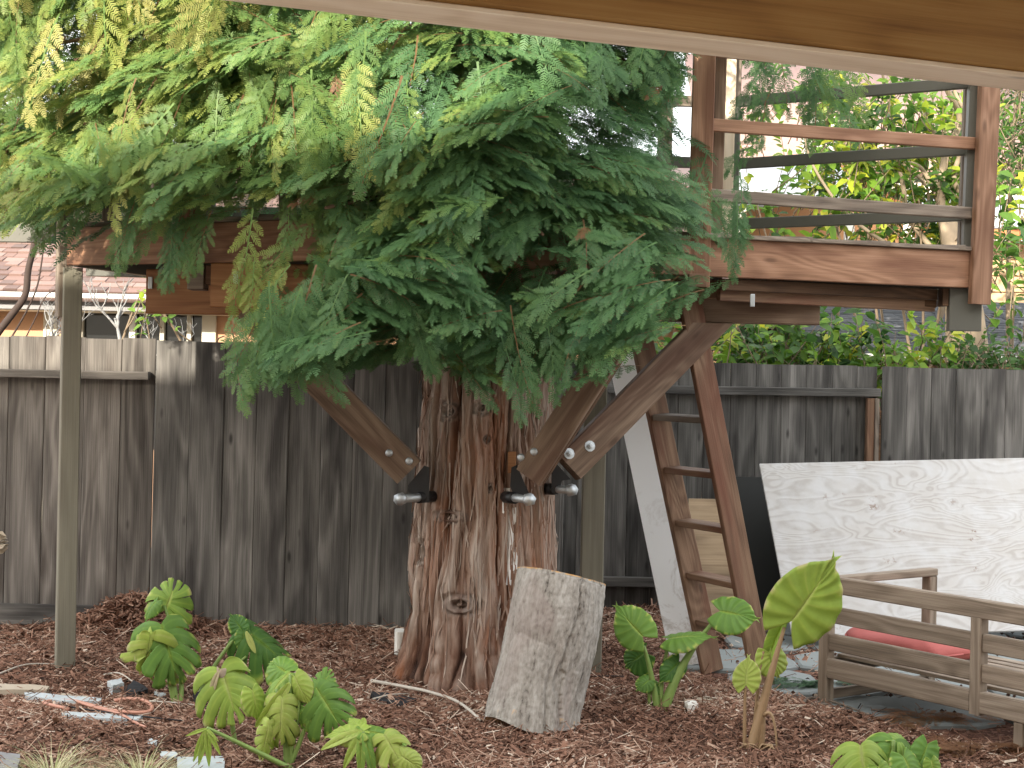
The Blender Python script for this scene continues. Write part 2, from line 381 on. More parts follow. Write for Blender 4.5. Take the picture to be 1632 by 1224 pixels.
tag(obj('shredded_bark_heap', acc.mesh('shredded_bark_heap', cm_)), 'heap of stringy shredded redwood bark against the fences', 'bark heap', kind='stuff')

# paving of blue grey flagstones
M['slab'] = plain('blue_grey_flagstone', (.2, .225, .225), .75, nz=.16, nscale=6, bs=.5, bd=.006)
pav = tag(link(bpy.data.objects.new('patio_paving', None), None, Matrix.Translation((2.8, 8.6, 0))), kind='structure')
def flag(cx, cy, w, d):
    bm = bmesh.new(); n = 12; pts = []
    for i in range(n):
        a = 2 * math.pi * i / n; ca, sa = math.cos(a), math.sin(a); k = 1 / max(abs(ca), abs(sa)); k = k * .8 + .2 * 1.1
        pts.append((ca * k * w / 2 + rnd.uniform(-.012, .012), sa * k * d / 2 + rnd.uniform(-.012, .012)))
    lo = [bm.verts.new((x, y, -.03)) for x, y in pts]; hi = [bm.verts.new((x, y, .006)) for x, y in pts]; tp = [bm.verts.new((x * .96, y * .96, .016 + rnd.uniform(-.002, .002))) for x, y in pts]
    for A, B in ((lo, hi), (hi, tp)):
        for i in range(n): bm.faces.new((A[i], A[(i + 1) % n], B[(i + 1) % n], B[i]))
    bm.faces.new(tp)
    z = obj('stone', bm_mesh('stone', bm, M['slab']), pav, Matrix.Translation((cx, cy, rnd.uniform(-.003, .003))) @ Matrix.Rotation(rnd.uniform(-.03, .03), 4, 'Z'))
yy = 6.25
ri = 0
while yy < 10.5:
    d = rnd.choice([.5, .58, .66]); xx = .8 + (ri % 2) * -.2; 
    while xx < 4.9:
        w = rnd.choice([.5, .62, .78, .9]); cx, cy = xx + w / 2, yy + d / 2
        if float(paving_mask(np.array(cx), np.array(cy))) > .3: flag(cx, cy, w - .022, d - .022)
        xx += w
    yy += d; ri += 1
# small dark seed cones and leaf litter on the paving
acc = Acc(); g = np.random.default_rng(31)
for i in range(420):
    x = g.uniform(1.3, 4.2); y = g.uniform(7.6, 10.4)
    if paving_mask(np.array(x), np.array(y)) < .5 or (y < 8.9 and g.uniform() < .6): continue
    r = g.uniform(.007, .014); c = np.array([x, y, .018 + r * .8]); t = float(g.choice([.02, .05, .12, .95]))
    vv = [c + r * np.array(q) for q in ((1, 0, 0), (0, 1, 0), (-1, 0, 0), (0, -1, 0), (0, 0, .9), (0, 0, -.9))]
    acc.add(vv, [(0, 1, 4, 4), (1, 2, 4, 4), (2, 3, 4, 4), (3, 0, 4, 4)] and [(0, 1, 2, 3), (0, 4, 2, 5), (1, 4, 3, 5)], t)
tag(obj('fallen_seed_litter', acc.mesh('fallen_seed_litter', cm_)), 'small dark seeds and litter strewn over the grey paving', 'litter', kind='stuff')

# ------------------------------------------------------------------ fences
def board_me(L, w, t, mat, wob=.0015):
    return beam_me('board', L, w, t, mat, c=.004, wob=wob)
def vboard(parent, x, y, z0, z1, w, mat, t=.018, tilt=0.0, dy=0.0):
    """upright board: local X runs up"""
    p0 = (x, y + dy, z0); q_ = rnd.uniform(-.004, .004); y += q_; p0 = (x, y + dy, z0); p1 = (x + tilt * (z1 - z0), y + dy + rnd.uniform(-.0015, .0015), z1)
    return beam('board', p0, p1, w, t, mat, parent, up=(0, -1, 0), c=.0065, wob=.0012)
YF = 9.62
# 1. left bay, rails towards the camera
x0 = P(-60, 700, YF).x; x1 = P(240, 700, YF).x
f1 = thing('wooden_fence', 'weathered fence bay at the far left with its rails facing the yard', 'fence', ((x0 + x1) / 2, YF, 0))
bounds = [(-150, -86), (-86, -28), (-28, 8.5), (9.5, 65.6), (66.8, 95), (95, 129.5), (129.5, 187.6), (188.4, 241)]
for a, b in bounds:
    xa, xb = P(a, 780, YF + .03).x, P(b, 780, YF + .03).x
    vboard(f1, (xa + xb) / 2, YF + .035, .02, 1.835 + rnd.uniform(-.012, .012), abs(xb - xa) + (.003 if a not in (10, 69, 67) else -.001), M['fence_warm'], tilt=.006 + rnd.uniform(-.0004, .0004))
xl = P(-160, 600, YF).x; xr = P(239, 600, YF).x
beam('rail', (xl, YF - .02, P(150, 598, YF).z), (xr, YF - .02, P(236, 599, YF).z), .075, .052, M['fence_warm'], f1, up=(0, 0, 1), wob=.001)
beam('kickboard', (xl, YF - .012, .10), (xr - .28, YF - .012, .10), .02, .13, M['fence'], f1)
# 2. middle bay, boards towards the camera
xe = P(893, 800, YF).x
f2 = thing('wooden_fence', 'dark grey fence bay of wide flat boards behind the redwood trunk', 'fence', ((x1 + xe) / 2, YF, 0))
px = 242.5; ws = [56, 54, 52, 51, 53, 50, 49, 52, 51, 50, 52, 51, 40]
for w in ws:
    a, b = px, min(px + w, 893)
    if b <= a + 3: break
    xa, xb = P(a + .4, 780, YF - .01).x, P(b - .1, 780, YF - .01).x
    vboard(f2, (xa + xb) / 2, YF - .012, .02, 1.828 + rnd.uniform(-.004, .004), xb - xa + .004, M['fence'], dy=.005 * (int(px) % 2 * 2 - 1) * .6, tilt=.008 + rnd.uniform(-.0003, .0003))
    px += w
beam('rail', (x1 + .02, YF + .04, 1.6), (xe - .02, YF + .04, 1.6), .05, .08, M['fence'], f2)
beam('rail', (x1 + .02, YF + .04, .35), (xe - .02, YF + .04, .35), .05, .08, M['fence'], f2)
# 3. short return and right bays further back
YR = 11.0
f3 = thing('wooden_fence', 'short fence return half hidden behind the trunk, running away from the camera', 'fence', (xe + .02, 10.3, 0))
for k in range(7):
    yc = YF + .12 + k * .19
    beam('board', (xe + .012, yc, .02), (xe + .012, yc, 1.8), .186, .018, M['fence'], f3, up=(1, 0, 0), c=.003)
zt = 1.65 + 28 / F * YR
xs0 = P(880, 700, YR).x; xs1 = P(1398, 700, YR).x
f4 = thing('wooden_fence', 'grey fence bay with a top rail and post facing the yard behind the leaning ladder', 'fence', ((xs0 + xs1) / 2, YR, 0))
px = 880.0
while px < 1396:
    w = rnd.choice([39, 40, 41, 42]); b = min(px + w, 1397)
    if b - px > 6:
        xa, xb = P(px + .3, 700, YR).x, P(b - .3, 700, YR).x
        vboard(f4, (xa + xb) / 2, YR + .035, 0, zt + rnd.uniform(-.006, .006), xb - xa + .003, M['fence'], tilt=rnd.uniform(.0, .0008))
    px = b
beam('rail', (xs0, YR - .012, P(1150, 624, YR).z), (xs1 + .01, YR - .012, P(1395, 626, YR).z), .06, .06, M['fence'], f4, wob=.0015)
beam('rail', (xs0, YR - .012, .2), (xs1 + .01, YR - .012, .2), .06, .07, M['fence'], f4)
pz = P(1385, 632, YR).z
xp = P(1384, 700, YR).x
beam('post', (xp, YR - .03, 0), (xp, YR - .03, pz - .012), .052, .07, M['ladder'], f4, up=(0, -1, 0))
xp2 = P(1393.5, 700, YR).x
beam('post', (xp2, YR - .045, 0), (xp2, YR - .045, pz - .012), .03, .06, M['greywood'], f4, up=(0, -1, 0))
xs2 = P(1760, 700, YR).x
f5 = thing('wooden_fence', 'grey weathered fence bay of flat boards at the far right above the plywood', 'fence', ((xs1 + xs2) / 2, YR, 0))
px = 1402.5
while px < 1750:
    w = 39.5 + rnd.uniform(-.6, .6); xa, xb = P(px + .25, 700, YR).x, P(px + w - .25, 700, YR).x
    vboard(f5, (xa + xb) / 2, YR - .02, 0, zt + rnd.uniform(-.005, .005), xb - xa + .003, M['fence'], tilt=rnd.uniform(.0, .0006)); px += w
beam('rail', (xs1 + .03, YR + .03, 1.5), (xs2, YR + .03, 1.5), .05, .08, M['fence'], f5)
beam('rail', (xs1 + .03, YR + .03, .3), (xs2, YR + .03, .3), .05, .08, M['fence'], f5)

# ------------------------------------------------------------------ neighbour's house on the left
M['stucco'] = plain('peach_stucco', (.52, .31, .19), .9, nz=.05, nscale=60, bs=.3)
M['stucco_dim'] = plain('tan_siding_paint', (.62, .43, .25), .8, nz=.04, nscale=30, bs=.1)
M['trimtan'] = plain('cream_trim_paint', (.6, .57, .48), .6, nz=.04)
M['glass'] = plain('dark_window_glass', (.018, .019, .02), .06, nz=.0, spec=.8, bs=0)
M['gutter'] = plain('white_gutter', (.62, .63, .64), .4, nz=.04)
M['gutterdark'] = plain('grey_gutter_front', (.2, .2, .21), .4, nz=.04)
def shingle_mat(name, stops):
    m, nt, b = newmat(name); v, rv = ocoord(nt)
    r = ramp(nt, rv, stops); n = noise(nt, v, 60, 4, .7)
    c = mixc(nt, .35, r.outputs[0], mixc(nt, n, (.2, .2, .2), (1, 1, 1)), 'MULTIPLY')
    nt.links.new(c, b.inputs['Base Color']); b.inputs['Roughness'].default_value = .9; bump(nt, b, n, .4, .003); return m
M['redshingle'] = shingle_mat('red_brown_shingle', [(0, (.11, .078, .07)), (.35, (.16, .1, .088)), (.65, (.21, .13, .11)), (1, (.26, .185, .165))])
M['greyshingle'] = plain('dark_grey_shingle', (.075, .08, .09), .9, nz=.25, nscale=30, bs=.4)
M['pinkshingle'] = plain('faded_pink_shingle', (.3, .2, .18), .9, nz=.15, nscale=30, bs=.3)
YH = 14.2
def box_me(name, x0, x1, y0, y1, z0, z1, mat, bev=0.0):
    bm = bmesh.new(); bmesh.ops.create_cube(bm, size=1)
    for v in bm.verts: v.co = Vector(((x0 + x1) / 2 + v.co.x * (x1 - x0), (y0 + y1) / 2 + v.co.y * (y1 - y0), (z0 + z1) / 2 + v.co.z * (z1 - z0)))
    if bev: bmesh.ops.bevel(bm, geom=bm.edges[:], offset=bev, segments=2, profile=.5, affect='EDGES')
    return bm_mesh(name, bm, mat)
def box(name, x0, x1, y0, y1, z0, z1, mat, parent=None, bev=0.0):
    c = Vector(((x0 + x1) / 2, (y0 + y1) / 2, (z0 + z1) / 2))
    return obj(name, box_me(name, x0 - c.x, x1 - c.x, y0 - c.y, y1 - c.y, z0 - c.z, z1 - c.z, mat, bev), parent, Matrix.Translation(c))
h1 = thing('house', 'peach stucco house with reddish shingle roof and white window beyond the left fence', 'house', (-3.0, YH, 0))
wx0 = P(122, 520, YH).x; wx1 = P(323, 520, YH).x; wz1 = P(200, 492, YH).z; wz0 = .9
ze = P(100, 470, YH - .5).z
xw0, xw1 = -11.0, 1.9
# wall built round the window opening
box('wall', xw0, wx0, YH, YH + .2, 0, ze + .05, M['stucco'], h1)
box('wall', wx1, xw1, YH, YH + .2, 0, ze + .05, M['stucco'], h1)
box('wall', wx0, wx1, YH, YH + .2, 0, wz0, M['stucco'], h1)
box('wall', wx0, wx1, YH, YH + .2, wz1, ze + .05, M['stucco'], h1)
box('wall', xw1 - .2, xw1 - .001, YH + .2, YH + 7, 0, ze + .05, M['stucco'], h1)
win = box('window', wx0 - .12, wx1 + .12, YH - .045, YH - .005, wz1, wz1 + .13, M['trimtan'], h1, .006)
for a, b_ in ((wx0 - .13, wx0), (wx1, wx1 + .13)):
    box('window_frame', a, b_, YH - .04, YH + .03, wz0, wz1 - .002, M['trimtan'], win, .006)
sash = (wx0 + .005, P(197, 520, YH).x, P(208, 520, YH).x, P(213, 520, YH).x, P(296, 520, YH).x, wx1 - .005)
box('mullion', P(206, 520, YH).x, P(216, 520, YH).x, YH - .01, YH + .06, wz0, wz1, M['white'], win, .004)
for a in (P(258, 520, YH).x, P(301, 520, YH).x, P(128, 520, YH).x):
    box('mullion', a - .02, a + .02, YH + .002, YH + .065, wz0, wz1, M['trimtan'], win, .003)
box('pane', wx0, wx1, YH + .07, YH + .085, wz0, wz1, M['glass'], win)
gp = P(55, 470, YH)
box('trim_board', P(71, 500, YH).x, P(93, 500, YH).x, YH - .035, YH - .001, 0, ze - .14, M['trimtan'], h1, .005)
# soffit, fascia and gutter
box('fascia', xw0 - .3, xw1 + .3, YH - .46, YH - .43, ze - .13, ze + .02, M['gutterdark'], h1)
box('gutter', xw0 - .3, xw1 + .3, YH - .56, YH - .462, ze - .03, ze + .02, M['gutter'], h1, .012)
box('soffit', xw0 - .3, xw1 + .3, YH - .429, YH - .001, ze - .14, ze - .12, M['trimtan'], h1)
# roof plane and shingles
sl_ = math.tan(math.radians(22)); yr0 = YH - .55; yr1 = YH + 4.2
V = [(xw0 - .3, yr0, ze), (xw1 + .3, yr0, ze), (xw1 + .3, yr1, ze + sl_ * (yr1 - yr0)), (xw0 - .3, yr1, ze + sl_ * (yr1 - yr0)), (xw0 - .3, yr1 + 4.2, ze), (xw1 + .3, yr1 + 4.2, ze)]
V = [Vector(v) + Vector((0, 0, .02)) for v in V] + [Vector(v) - Vector((0, 0, .06)) for v in V]
Fc = [(0, 1, 2, 3), (3, 2, 5, 4), (6, 9, 8, 7), (9, 10, 11, 8), (0, 6, 7, 1), (1, 7, 8, 2), (2, 8, 11, 5), (5, 11, 10, 4), (4, 10, 9, 3), (3, 9, 6, 0)]
roof = obj('roof', npmesh('roof', [tuple(v) for v in V], Fc, M['redshingle']), h1)
def shingle_me(w, l, t, mat, name='shingle'):
    bm = bmesh.new(); a = w / 2
    v = [bm.verts.new(q) for q in ((-a, 0, 0), (a, 0, 0), (a, 0, t), (-a, 0, t), (a, l, .003), (-a, l, .003), (a, l, 0), (-a, l, 0))]
    for f in ((0, 1, 2, 3), (3, 2, 4, 5), (0, 3, 5, 7), (1, 6, 4, 2)): bm.faces.new([v[i] for i in f])
    return bm_mesh(name, bm, mat)
sms = [shingle_me(w, .22, t, M['redshingle']) for w, t in ((.1, .014), (.14, .02), (.18, .012), (.12, .024))]
rot = Matrix.Rotation(math.radians(22), 4, 'X'); cnt = 0
acc = Acc()
for c in range(30):
    d = c * .135; y = yr0 - .02 + d * math.cos(math.radians(22)); z = ze + .022 + d * math.sin(math.radians(22))
    x = xw0 - .3 + rnd.uniform(0, .1)
    while x < xw1 + .3:
        k = rnd.randrange(4); w = (.1, .14, .18, .12)[k]
        inview = c < 13 and (-5.2 < x < -1.9)
        if inview and cnt < 298:
            obj('shingle', sms[k], roof, Matrix.Translation((x + w / 2, y, z)) @ rot); cnt += 1
        elif c < 30:
            me = sms[k]; vv = np.array([rot @ v.co + Vector((x + w / 2, y, z)) for v in me.vertices])
            acc.add(vv, [tuple(p.vertices) for p in me.polygons], 0)
        x += w + .004
o_ = tag(obj('shingle_courses', acc.mesh('shingle_courses', M['redshingle']), roof), kind='stuff')

# ------------------------------------------------------------------ buildings beyond the right fence
YS = 13.6
sh = thing('shed', 'low shed with dark grey shingle roof behind the right fence', 'shed', (5.0, YS, 0))
xg0, xg1 = P(1310, 560, YS).x, 11.0
zg = P(1632, 571, YS).z
box('wall', xg0 + .15, xg1 - .2, YS + .35, YS + .5, 0, zg - .02, M['darkwood'], sh)
box('wall', xg0 + .15, xg0 + .3, YS + .501, YS + 3.4, 0, zg + .1, M['darkwood'], sh)
box('gutter', xg0, xg1, YS - .1, YS + .0, zg - .05, zg + .005, M['gutterdark'], sh, .012)
box('gutter_lip', xg0, xg1, YS - .112, YS - .1005, zg - .006, zg + .01, M['gutter'], sh)
box('fascia', xg0, xg1, YS + .002, YS + .03, zg - .16, zg, M['darkwood'], sh)
rise = (P(1632, 486, YS + 3.4).z - zg) / 3.4
V = [(xg0, YS + .02, zg), (xg1, YS + .02, zg), (xg1, YS + 3.5, zg + rise * 3.5), (xg0, YS + 3.5, zg + rise * 3.5), (xg0, YS + 6.9, zg), (xg1, YS + 6.9, zg)]
V = V + [(a, b, c - .06) for a, b, c in V]
sroof = obj('roof', npmesh('roof', V, Fc[:0] or [(0, 1, 2, 3), (3, 2, 5, 4), (6, 9, 8, 7), (9, 10, 11, 8), (0, 6, 7, 1), (1, 7, 8, 2), (2, 8, 11, 5), (5, 11, 10, 4), (4, 10, 9, 3), (3, 9, 6, 0)], M['greyshingle']), sh)
acc = Acc(); ang = math.atan(rise)
for c in range(24):
    y = YS + .0 + c * .145; x = xg0 + rnd.uniform(-.05, 0)
    while x < 7.5:
        w = rnd.uniform(.2, .42); t = rnd.uniform(.012, .028); z = zg + .002 + rise * (y - YS); l = .2
        acc.add([(x, y, z), (x + w, y, z), (x + w, y, z + t), (x, y, z + t), (x + w, y + l, z + rise * l + .004), (x, y + l, z + rise * l + .004)], [(0, 1, 2, 3), (3, 2, 4, 5)], 0)
        x += w + .006
tag(obj('shingle_courses', acc.mesh('shingle_courses', M['greyshingle']), sroof), kind='stuff')

YB = 19.5
hb = thing('house', 'tan sided house with orange brown gable seen through the treehouse railing', 'house', (6, YB, 0))
bx0, bx1 = P(1180, 400, YB).x, 15.0
zev = P(1632, 386, YB).z
zg2 = P(1310, 283, YB).z
def siding(x0, x1, z0, z1, y, mat, parent, n):
    """lapped boards, each a part"""
    h = (z1 - z0) / n
    for i in range(n):
        L = x1 - x0
        beam('siding_board', (x0, y, z0 + (i + .5) * h), (x1, y, z0 + (i + .5) * h), .03, h - .012, mat, parent, c=.008)
box('wall', bx0, bx1, YB + .03, YB + 5, 0, zev + .02, M['stucco_dim'], hb)
siding(bx0, bx1, 1.6, zev - .02, YB, M['stucco_dim'], hb, 9)
M['orangetrim'] = plain('orange_brown_fascia', (.5, .2, .08), .7, nz=.06)
box('fascia', P(1440, 380, YB).x, bx1 + .4, YB - .5, YB - .46, zev - .02, zev + .16, M['orangetrim'], hb)
M['whiteroof'] = plain('pale_sunlit_roof', (.42, .44, .47), .7, nz=.06)
V = [(P(1440, 380, YB).x, YB - .52, zev + .165), (bx1 + .4, YB - .52, zev + .165), (bx1 + .4, YB + 3, zev + .9), (P(1440, 380, YB).x, YB + 3, zev + .9)]
V = V + [(a, b, c - .05) for a, b, c in V]
obj('roof', npmesh('roof', V, [(0, 1, 2, 3), (4, 7, 6, 5), (0, 4, 5, 1), (1, 5, 6, 2), (2, 6, 7, 3), (3, 7, 4, 0)], M['whiteroof']), hb)
# gable end: orange wall under a raking pale roof
ga = P(1190, 335, YB - .6); gb = P(1330, 272, YB - .6); gc = P(1440, 330, YB - .6)
V = [(ga.x, YB - .62, zev - .3), (gc.x, YB - .62, zev - .3), (gc.x, YB - .62, gc.z), (gb.x, YB - .62, gb.z), (ga.x, YB - .62, ga.z)]
bm = bmesh.new(); vs = [bm.verts.new(v) for v in V]; f_ = bm.faces.new(vs); r_ = bmesh.ops.extrude_face_region(bm, geom=[f_])
bmesh.ops.translate(bm, vec=(0, .4, 0), verts=[e for e in r_['geom'] if isinstance(e, bmesh.types.BMVert)]); bmesh.ops.recalc_face_normals(bm, faces=bm.faces)
M['gableorange'] = plain('orange_gable_paint', (.6, .3, .14), .8, nz=.05)
obj('gable', bm_mesh('gable', bm, M['gableorange']), hb)
for a, b_ in ((ga, gb), (gb, gc)):
    beam('barge_board', a + Vector((0, -.05, .05)), b_ + Vector((0, -.05, .05)), .04, .14, M['orangetrim'], hb, c=.004)
aw = thing('awning', 'pale sunlit patio roof beyond the railing, left of the orange gable', 'awning', (P(1230, 300, 18).x, 18, 0))
a0 = P(1150, 322, 17.5); a1 = P(1330, 285, 17.5)
V = [(a0.x, 17.5, a0.z), (a1.x + .3, 17.5, a0.z + .1), (a1.x + .3, 19.0, a0.z + .75), (a0.x, 19.0, a0.z + .65)]; V = V + [(a, b, c - .08) for a, b, c in V]
obj('roof_sheet', npmesh('roof_sheet', V, [(0, 1, 2, 3), (4, 7, 6, 5), (0, 4, 5, 1), (1, 5, 6, 2), (2, 6, 7, 3), (3, 7, 4, 0)], M['whiteroof']), aw)
for x in (a0.x + .1, a1.x + .2): box('post', x - .05, x + .05, 17.55, 17.65, 0, a0.z - .085, M['white'], aw)
hp = thing('house', 'distant house with faded pink roof and white gable windows behind the shrubs', 'house', (5, 26, 0))
p0 = P(1160, 262, 26); p1 = P(1420, 262, 26); zp = p0.z
box('wall', p0.x, p1.x + 3, 26.3, 32, 0, zp, M['white'], hp)
V = [(p0.x - .4, 26, zp), (p1.x + 3.4, 26, zp), (p1.x + 3.4, 29.5, zp + 2.6), (p0.x - .4, 29.5, zp + 2.6)]; V = V + [(a, b, c - .1) for a, b, c in V]
obj('roof', npmesh('roof', V, [(0, 1, 2, 3), (4, 7, 6, 5), (0, 4, 5, 1), (1, 5, 6, 2), (2, 6, 7, 3), (3, 7, 4, 0)], M['pinkshingle']), hp)
w_ = box('window', P(1290, 230, 25.9).x, P(1330, 230, 25.9).x, 25.75, 26.6, P(1300, 262, 26).z + .2, P(1300, 190, 26).z, M['white'], hp, .02)
box('pane', P(1296, 230, 25.7).x, P(1324, 230, 25.7).x, 25.735, 25.747, P(1300, 252, 26).z + .2, P(1300, 200, 26).z, M['glass'], w_)
# ------------------------------------------------------------------ treehouse
TH = thing('treehouse', 'red brown timber treehouse deck with railings braced against the redwood trunk', 'treehouse', (0, 8.2, 0))
DB, DT = 2.19, 2.39          # bottom and top of the rim beams
P0 = Vector((-2.37, 8.19, 0)); P1 = Vector((-.86, 7.38, 0)); P2 = Vector((1.06, 7.99, 0)); P3 = Vector((2.60, 8.50, 0)); P5 = Vector((1.31, 9.32, 0)); P6 = Vector((-2.0, 9.42, 0))
def at(p, z): return Vector((p.x, p.y, z))
def rim(a, b, mat, **k):
    beam('rim_beam', at(a, (DB + DT) / 2), at(b, (DB + DT) / 2), .04, DT - DB, mat, TH, wob=.001, **k)
rim(P0 + Vector((.0, -.0, 0)), P1, M['redwood']); 
rim(P1 + (P2 - P1) * .012, P3 - (P3 - P2) * .03, M['redwood'])
rim(P3 + (P5 - P3) * .05, P5, M['railpaint']); rim(P5 + Vector((-.05, .01, 0)), P6, M['railpaint']); rim(P6, P0 + (P6 - P0) * .04, M['railpaint'])
# deck boards (grey weathered edges), running across and clipped to the deck outline, round the trunk
poly = [P0, P1, P3, P5, P6]
def inside_span(y):
    xs = []
    for i in range(len(poly)):
        a, b = poly[i], poly[(i + 1) % len(poly)]
        if (a.y > y) != (b.y > y): xs.append(a.x + (y - a.y) * (b.x - a.x) / (b.y - a.y))
    xs.sort(); return xs
y = 7.46
while y < 9.4:
    xs = inside_span(y)
    if len(xs) >= 2:
        a, b = xs[0] + .02, xs[-1] - .04
        if abs(y - 8.15) < .5:
            beam('deck_board', (a, y, DT + .016), (-.62, y, DT + .016), .138, .028, M['greywood'], TH); beam('deck_board', (.42, y, DT + .016), (b, y, DT + .016), .138, .028, M['greywood'], TH)
        elif b - a > .1: beam('deck_board', (a, y, DT + .016), (b, y, DT + .016), .138, .028, M['greywood'], TH)
    y += .144
# grey edge board lying on the front right rim
d23 = (P3 - P2).normalized(); nrm = Vector((d23.y, -d23.x, 0))
beam('edge_board', at(P2 - d23 * .1, DT + .012) + nrm * .012, at(P3 - d23 * .07, DT + .010) + nrm * .012, .06, .022, M['greywood'], TH, wob=.003, c=.003)
d01 = (P1 - P0).normalized(); n01 = Vector((d01.y, -d01.x, 0))
# joists under the deck
for k, (xa, ya, xb, yb) in enumerate([(1.15, 8.22, 2.36, 8.62), (.95, 8.45, 2.2, 8.86), (.6, 8.75, 1.7, 9.1)]):
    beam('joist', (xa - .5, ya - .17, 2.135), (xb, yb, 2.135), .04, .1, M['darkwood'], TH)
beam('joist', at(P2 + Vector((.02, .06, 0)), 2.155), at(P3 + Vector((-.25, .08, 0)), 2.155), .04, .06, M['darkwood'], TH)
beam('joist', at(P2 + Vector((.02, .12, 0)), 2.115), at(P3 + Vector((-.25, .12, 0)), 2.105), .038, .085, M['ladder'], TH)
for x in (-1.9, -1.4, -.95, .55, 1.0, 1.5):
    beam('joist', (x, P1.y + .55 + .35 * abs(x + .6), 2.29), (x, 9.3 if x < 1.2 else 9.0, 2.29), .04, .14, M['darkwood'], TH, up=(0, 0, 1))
# right corner: post, inner blocks
pc = P3.copy(); zt3 = 3.75
def post(a, zb, ztop, w, d, mat, ang, name='post'):
    m = Matrix.Translation((a.x, a.y, zb)) @ Matrix.Rotation(ang, 4, 'Z') @ Matrix.Rotation(-math.pi / 2, 4, 'Y') 
    return obj(name, beam_me(name, ztop - zb, w, d, mat, c=.005, wob=.0008), TH, m)
angR = math.atan2(d23.y, d23.x)
post(P(1570, 300, 8.47) * 1, 0, 0.01, .01, .01, M['redwood'], 0) if False else None
pr = P(1568, 300, 8.44); beam('post', (pr.x - .01, pr.y, P(1565, 485, 8.44).z), (pr.x + .03, pr.y, 3.8), .125, .04, M['redwood'], TH, up=(nrm.x, nrm.y, 0), wob=.001)
pr2 = P(1549, 300, 8.52); beam('post', (pr2.x - .012, pr2.y, 2.42), (pr2.x + .012, pr2.y, 3.8), .07, .06, M['railpaint'], TH, up=(0, -1, 0))
pr3 = P(1552, 160, 8.6); beam('post', (pr3.x - .04, pr3.y + .02, 2.42), (pr3.x - .015, pr3.y + .02, 3.8), .05, .05, M['greywood'], TH, up=(0, -1, 0))
bl = P(1537, 477, 8.52); box('block', bl.x - .09, bl.x + .09, 8.49, 8.55, P(0, 491, 8.5).z - .06 + .045, DB - .002, M['railpaint'], TH, .004)
box('block', bl.x - .125, bl.x - .091, 8.50, 8.62, 2.09, DB - .003, M['darkwood'], TH, .004)
# rails on the front right side
q2 = P2 + d23 * .03 + nrm * .0
for z0, z1, mat, h in ((2.975, 2.985, M['redwood'], .066), (2.612, 2.600, M['greywood'], .064), (3.36, 3.37, M['redwood'], .066)):
    beam('rail', at(P2 - d23 * .12, z0), at(P3 - d23 * .06, z1), .035, h, mat, TH, wob=.0015)
# rails on the back right side (olive paint)
for za, zb in ((3.335, 3.34), (2.965, 2.965), (2.60, 2.60)):
    beam('rail', at(P3 + (P5 - P3) * .035 + Vector((-.02, 0, 0)), za), at(P5, zb), .035, .064, M['railpaint'], TH, wob=.001)
# posts at the left end of the front right rails
for px_, Y_, w, mat, zb in ((1117, 7.95, .115, M['redwood'], P(1112, 458, 7.95).z), (1143, 8.12, .06, M['brace'], 2.3), (1158, 9.26, .075, M['pine_lit'], 2.42)):  # last post wears the lit pine, its sunlit face put into the colour
    a = P(px_, 250, Y_); beam('post', (a.x, a.y, zb), (a.x + .01, a.y, 3.85), w, .04 if w > .1 else .05, mat, TH, up=(0, -1, 0), wob=.001)
a = P(1170, 300, 9.34); beam('post', (a.x, a.y, 2.42), (a.x, a.y, 3.85), .05, .09, M['greywood'], TH, up=(0, -1, 0))
a = P(1174, 300, 9.29); beam('post', (a.x - .02, a.y - .03, 2.42), (a.x - .02, a.y - .03, 3.3), .05, .03, M['railpaint'], TH, up=(0, -1, 0))
cb = P(1113, 447, 7.9); box('block', cb.x - .055, cb.x + .04, 7.86, 7.94, P(1113, 458, 7.9).z, P(1113, 437, 7.9).z, M['ladder'], TH, .004)
# more railing posts and rails round the back and left, seen only through the foliage
for a, b, n in ((P5, P6, 4), (P6, P0, 2), (P0, P1, 3)):
    for i in range(n):
        t = (i + .5) / n; c = a + (b - a) * t
        beam('post', (c.x, c.y, 2.42), (c.x, c.y, 3.75), .088, .04, M['greywood'], TH, up=(0, -1, 0))
    if a is not P0:
        for z in (2.62, 2.97, 3.34): beam('rail', at(a, z), at(b, z), .035, .066, M['railpaint'] if z < 3 else M['greywood'], TH)
for z in (2.97, 3.3): beam('rail', at(P0 + (P1 - P0) * .1, z), at(P1, z), .035, .066, M['redwood'], TH)
# main carrying beams
mb = M['brace']
def mainbeam(xa, ya, xb, yb, z0, z1, w, mat): beam('main_beam', (xa, ya, (z0 + z1) / 2), (xb, yb, (z0 + z1) / 2), w, z1 - z0, mat, TH, c=.006, wob=.001)
aa = P(1303, 495, 7.86)
mainbeam(P(900, 495, 8.3).x, 8.30, P(1303, 495, 8.42).x, 8.42, 1.965, 2.14, .09, M['brace'])
mainbeam(P(338, 450, 7.72).x, 7.74, P(640, 450, 7.7).x, 7.70, 1.965, 2.188, .09, M['orange'])
mainbeam(P(235, 450, 8.3).x, 8.32, P(700, 450, 8.3).x, 8.28, 1.95, 2.188, .09, M['orange'])
mainbeam(.2, 8.65, P(1290, 480, 8.6).x, 8.72, 1.99, 2.135, .09, M['brace'])
bm0 = P(318, 430, 7.95); box('block', bm0.x - .13, bm0.x - .045, 7.86, 7.98, 2.12, 2.2 - .012, M['orange'], TH, .004)
box('block', bm0.x - .04, bm0.x + .045, 7.84, 7.97, 2.06, DB - .003, M['greywood'], TH, .004); box('block', bm0.x + .047, bm0.x + .1, 7.86, 7.97, 2.09, DB - .003, M['ladder'], TH, .004)
a = P(299, 405, 7.66); beam('post', (a.x, a.y, P(299, 440, 7.66).z), (a.x, a.y, 2.75), .09, .04, M['redwood'], TH, up=(-n01.x, -n01.y, 0) if False else (0, -1, 0))
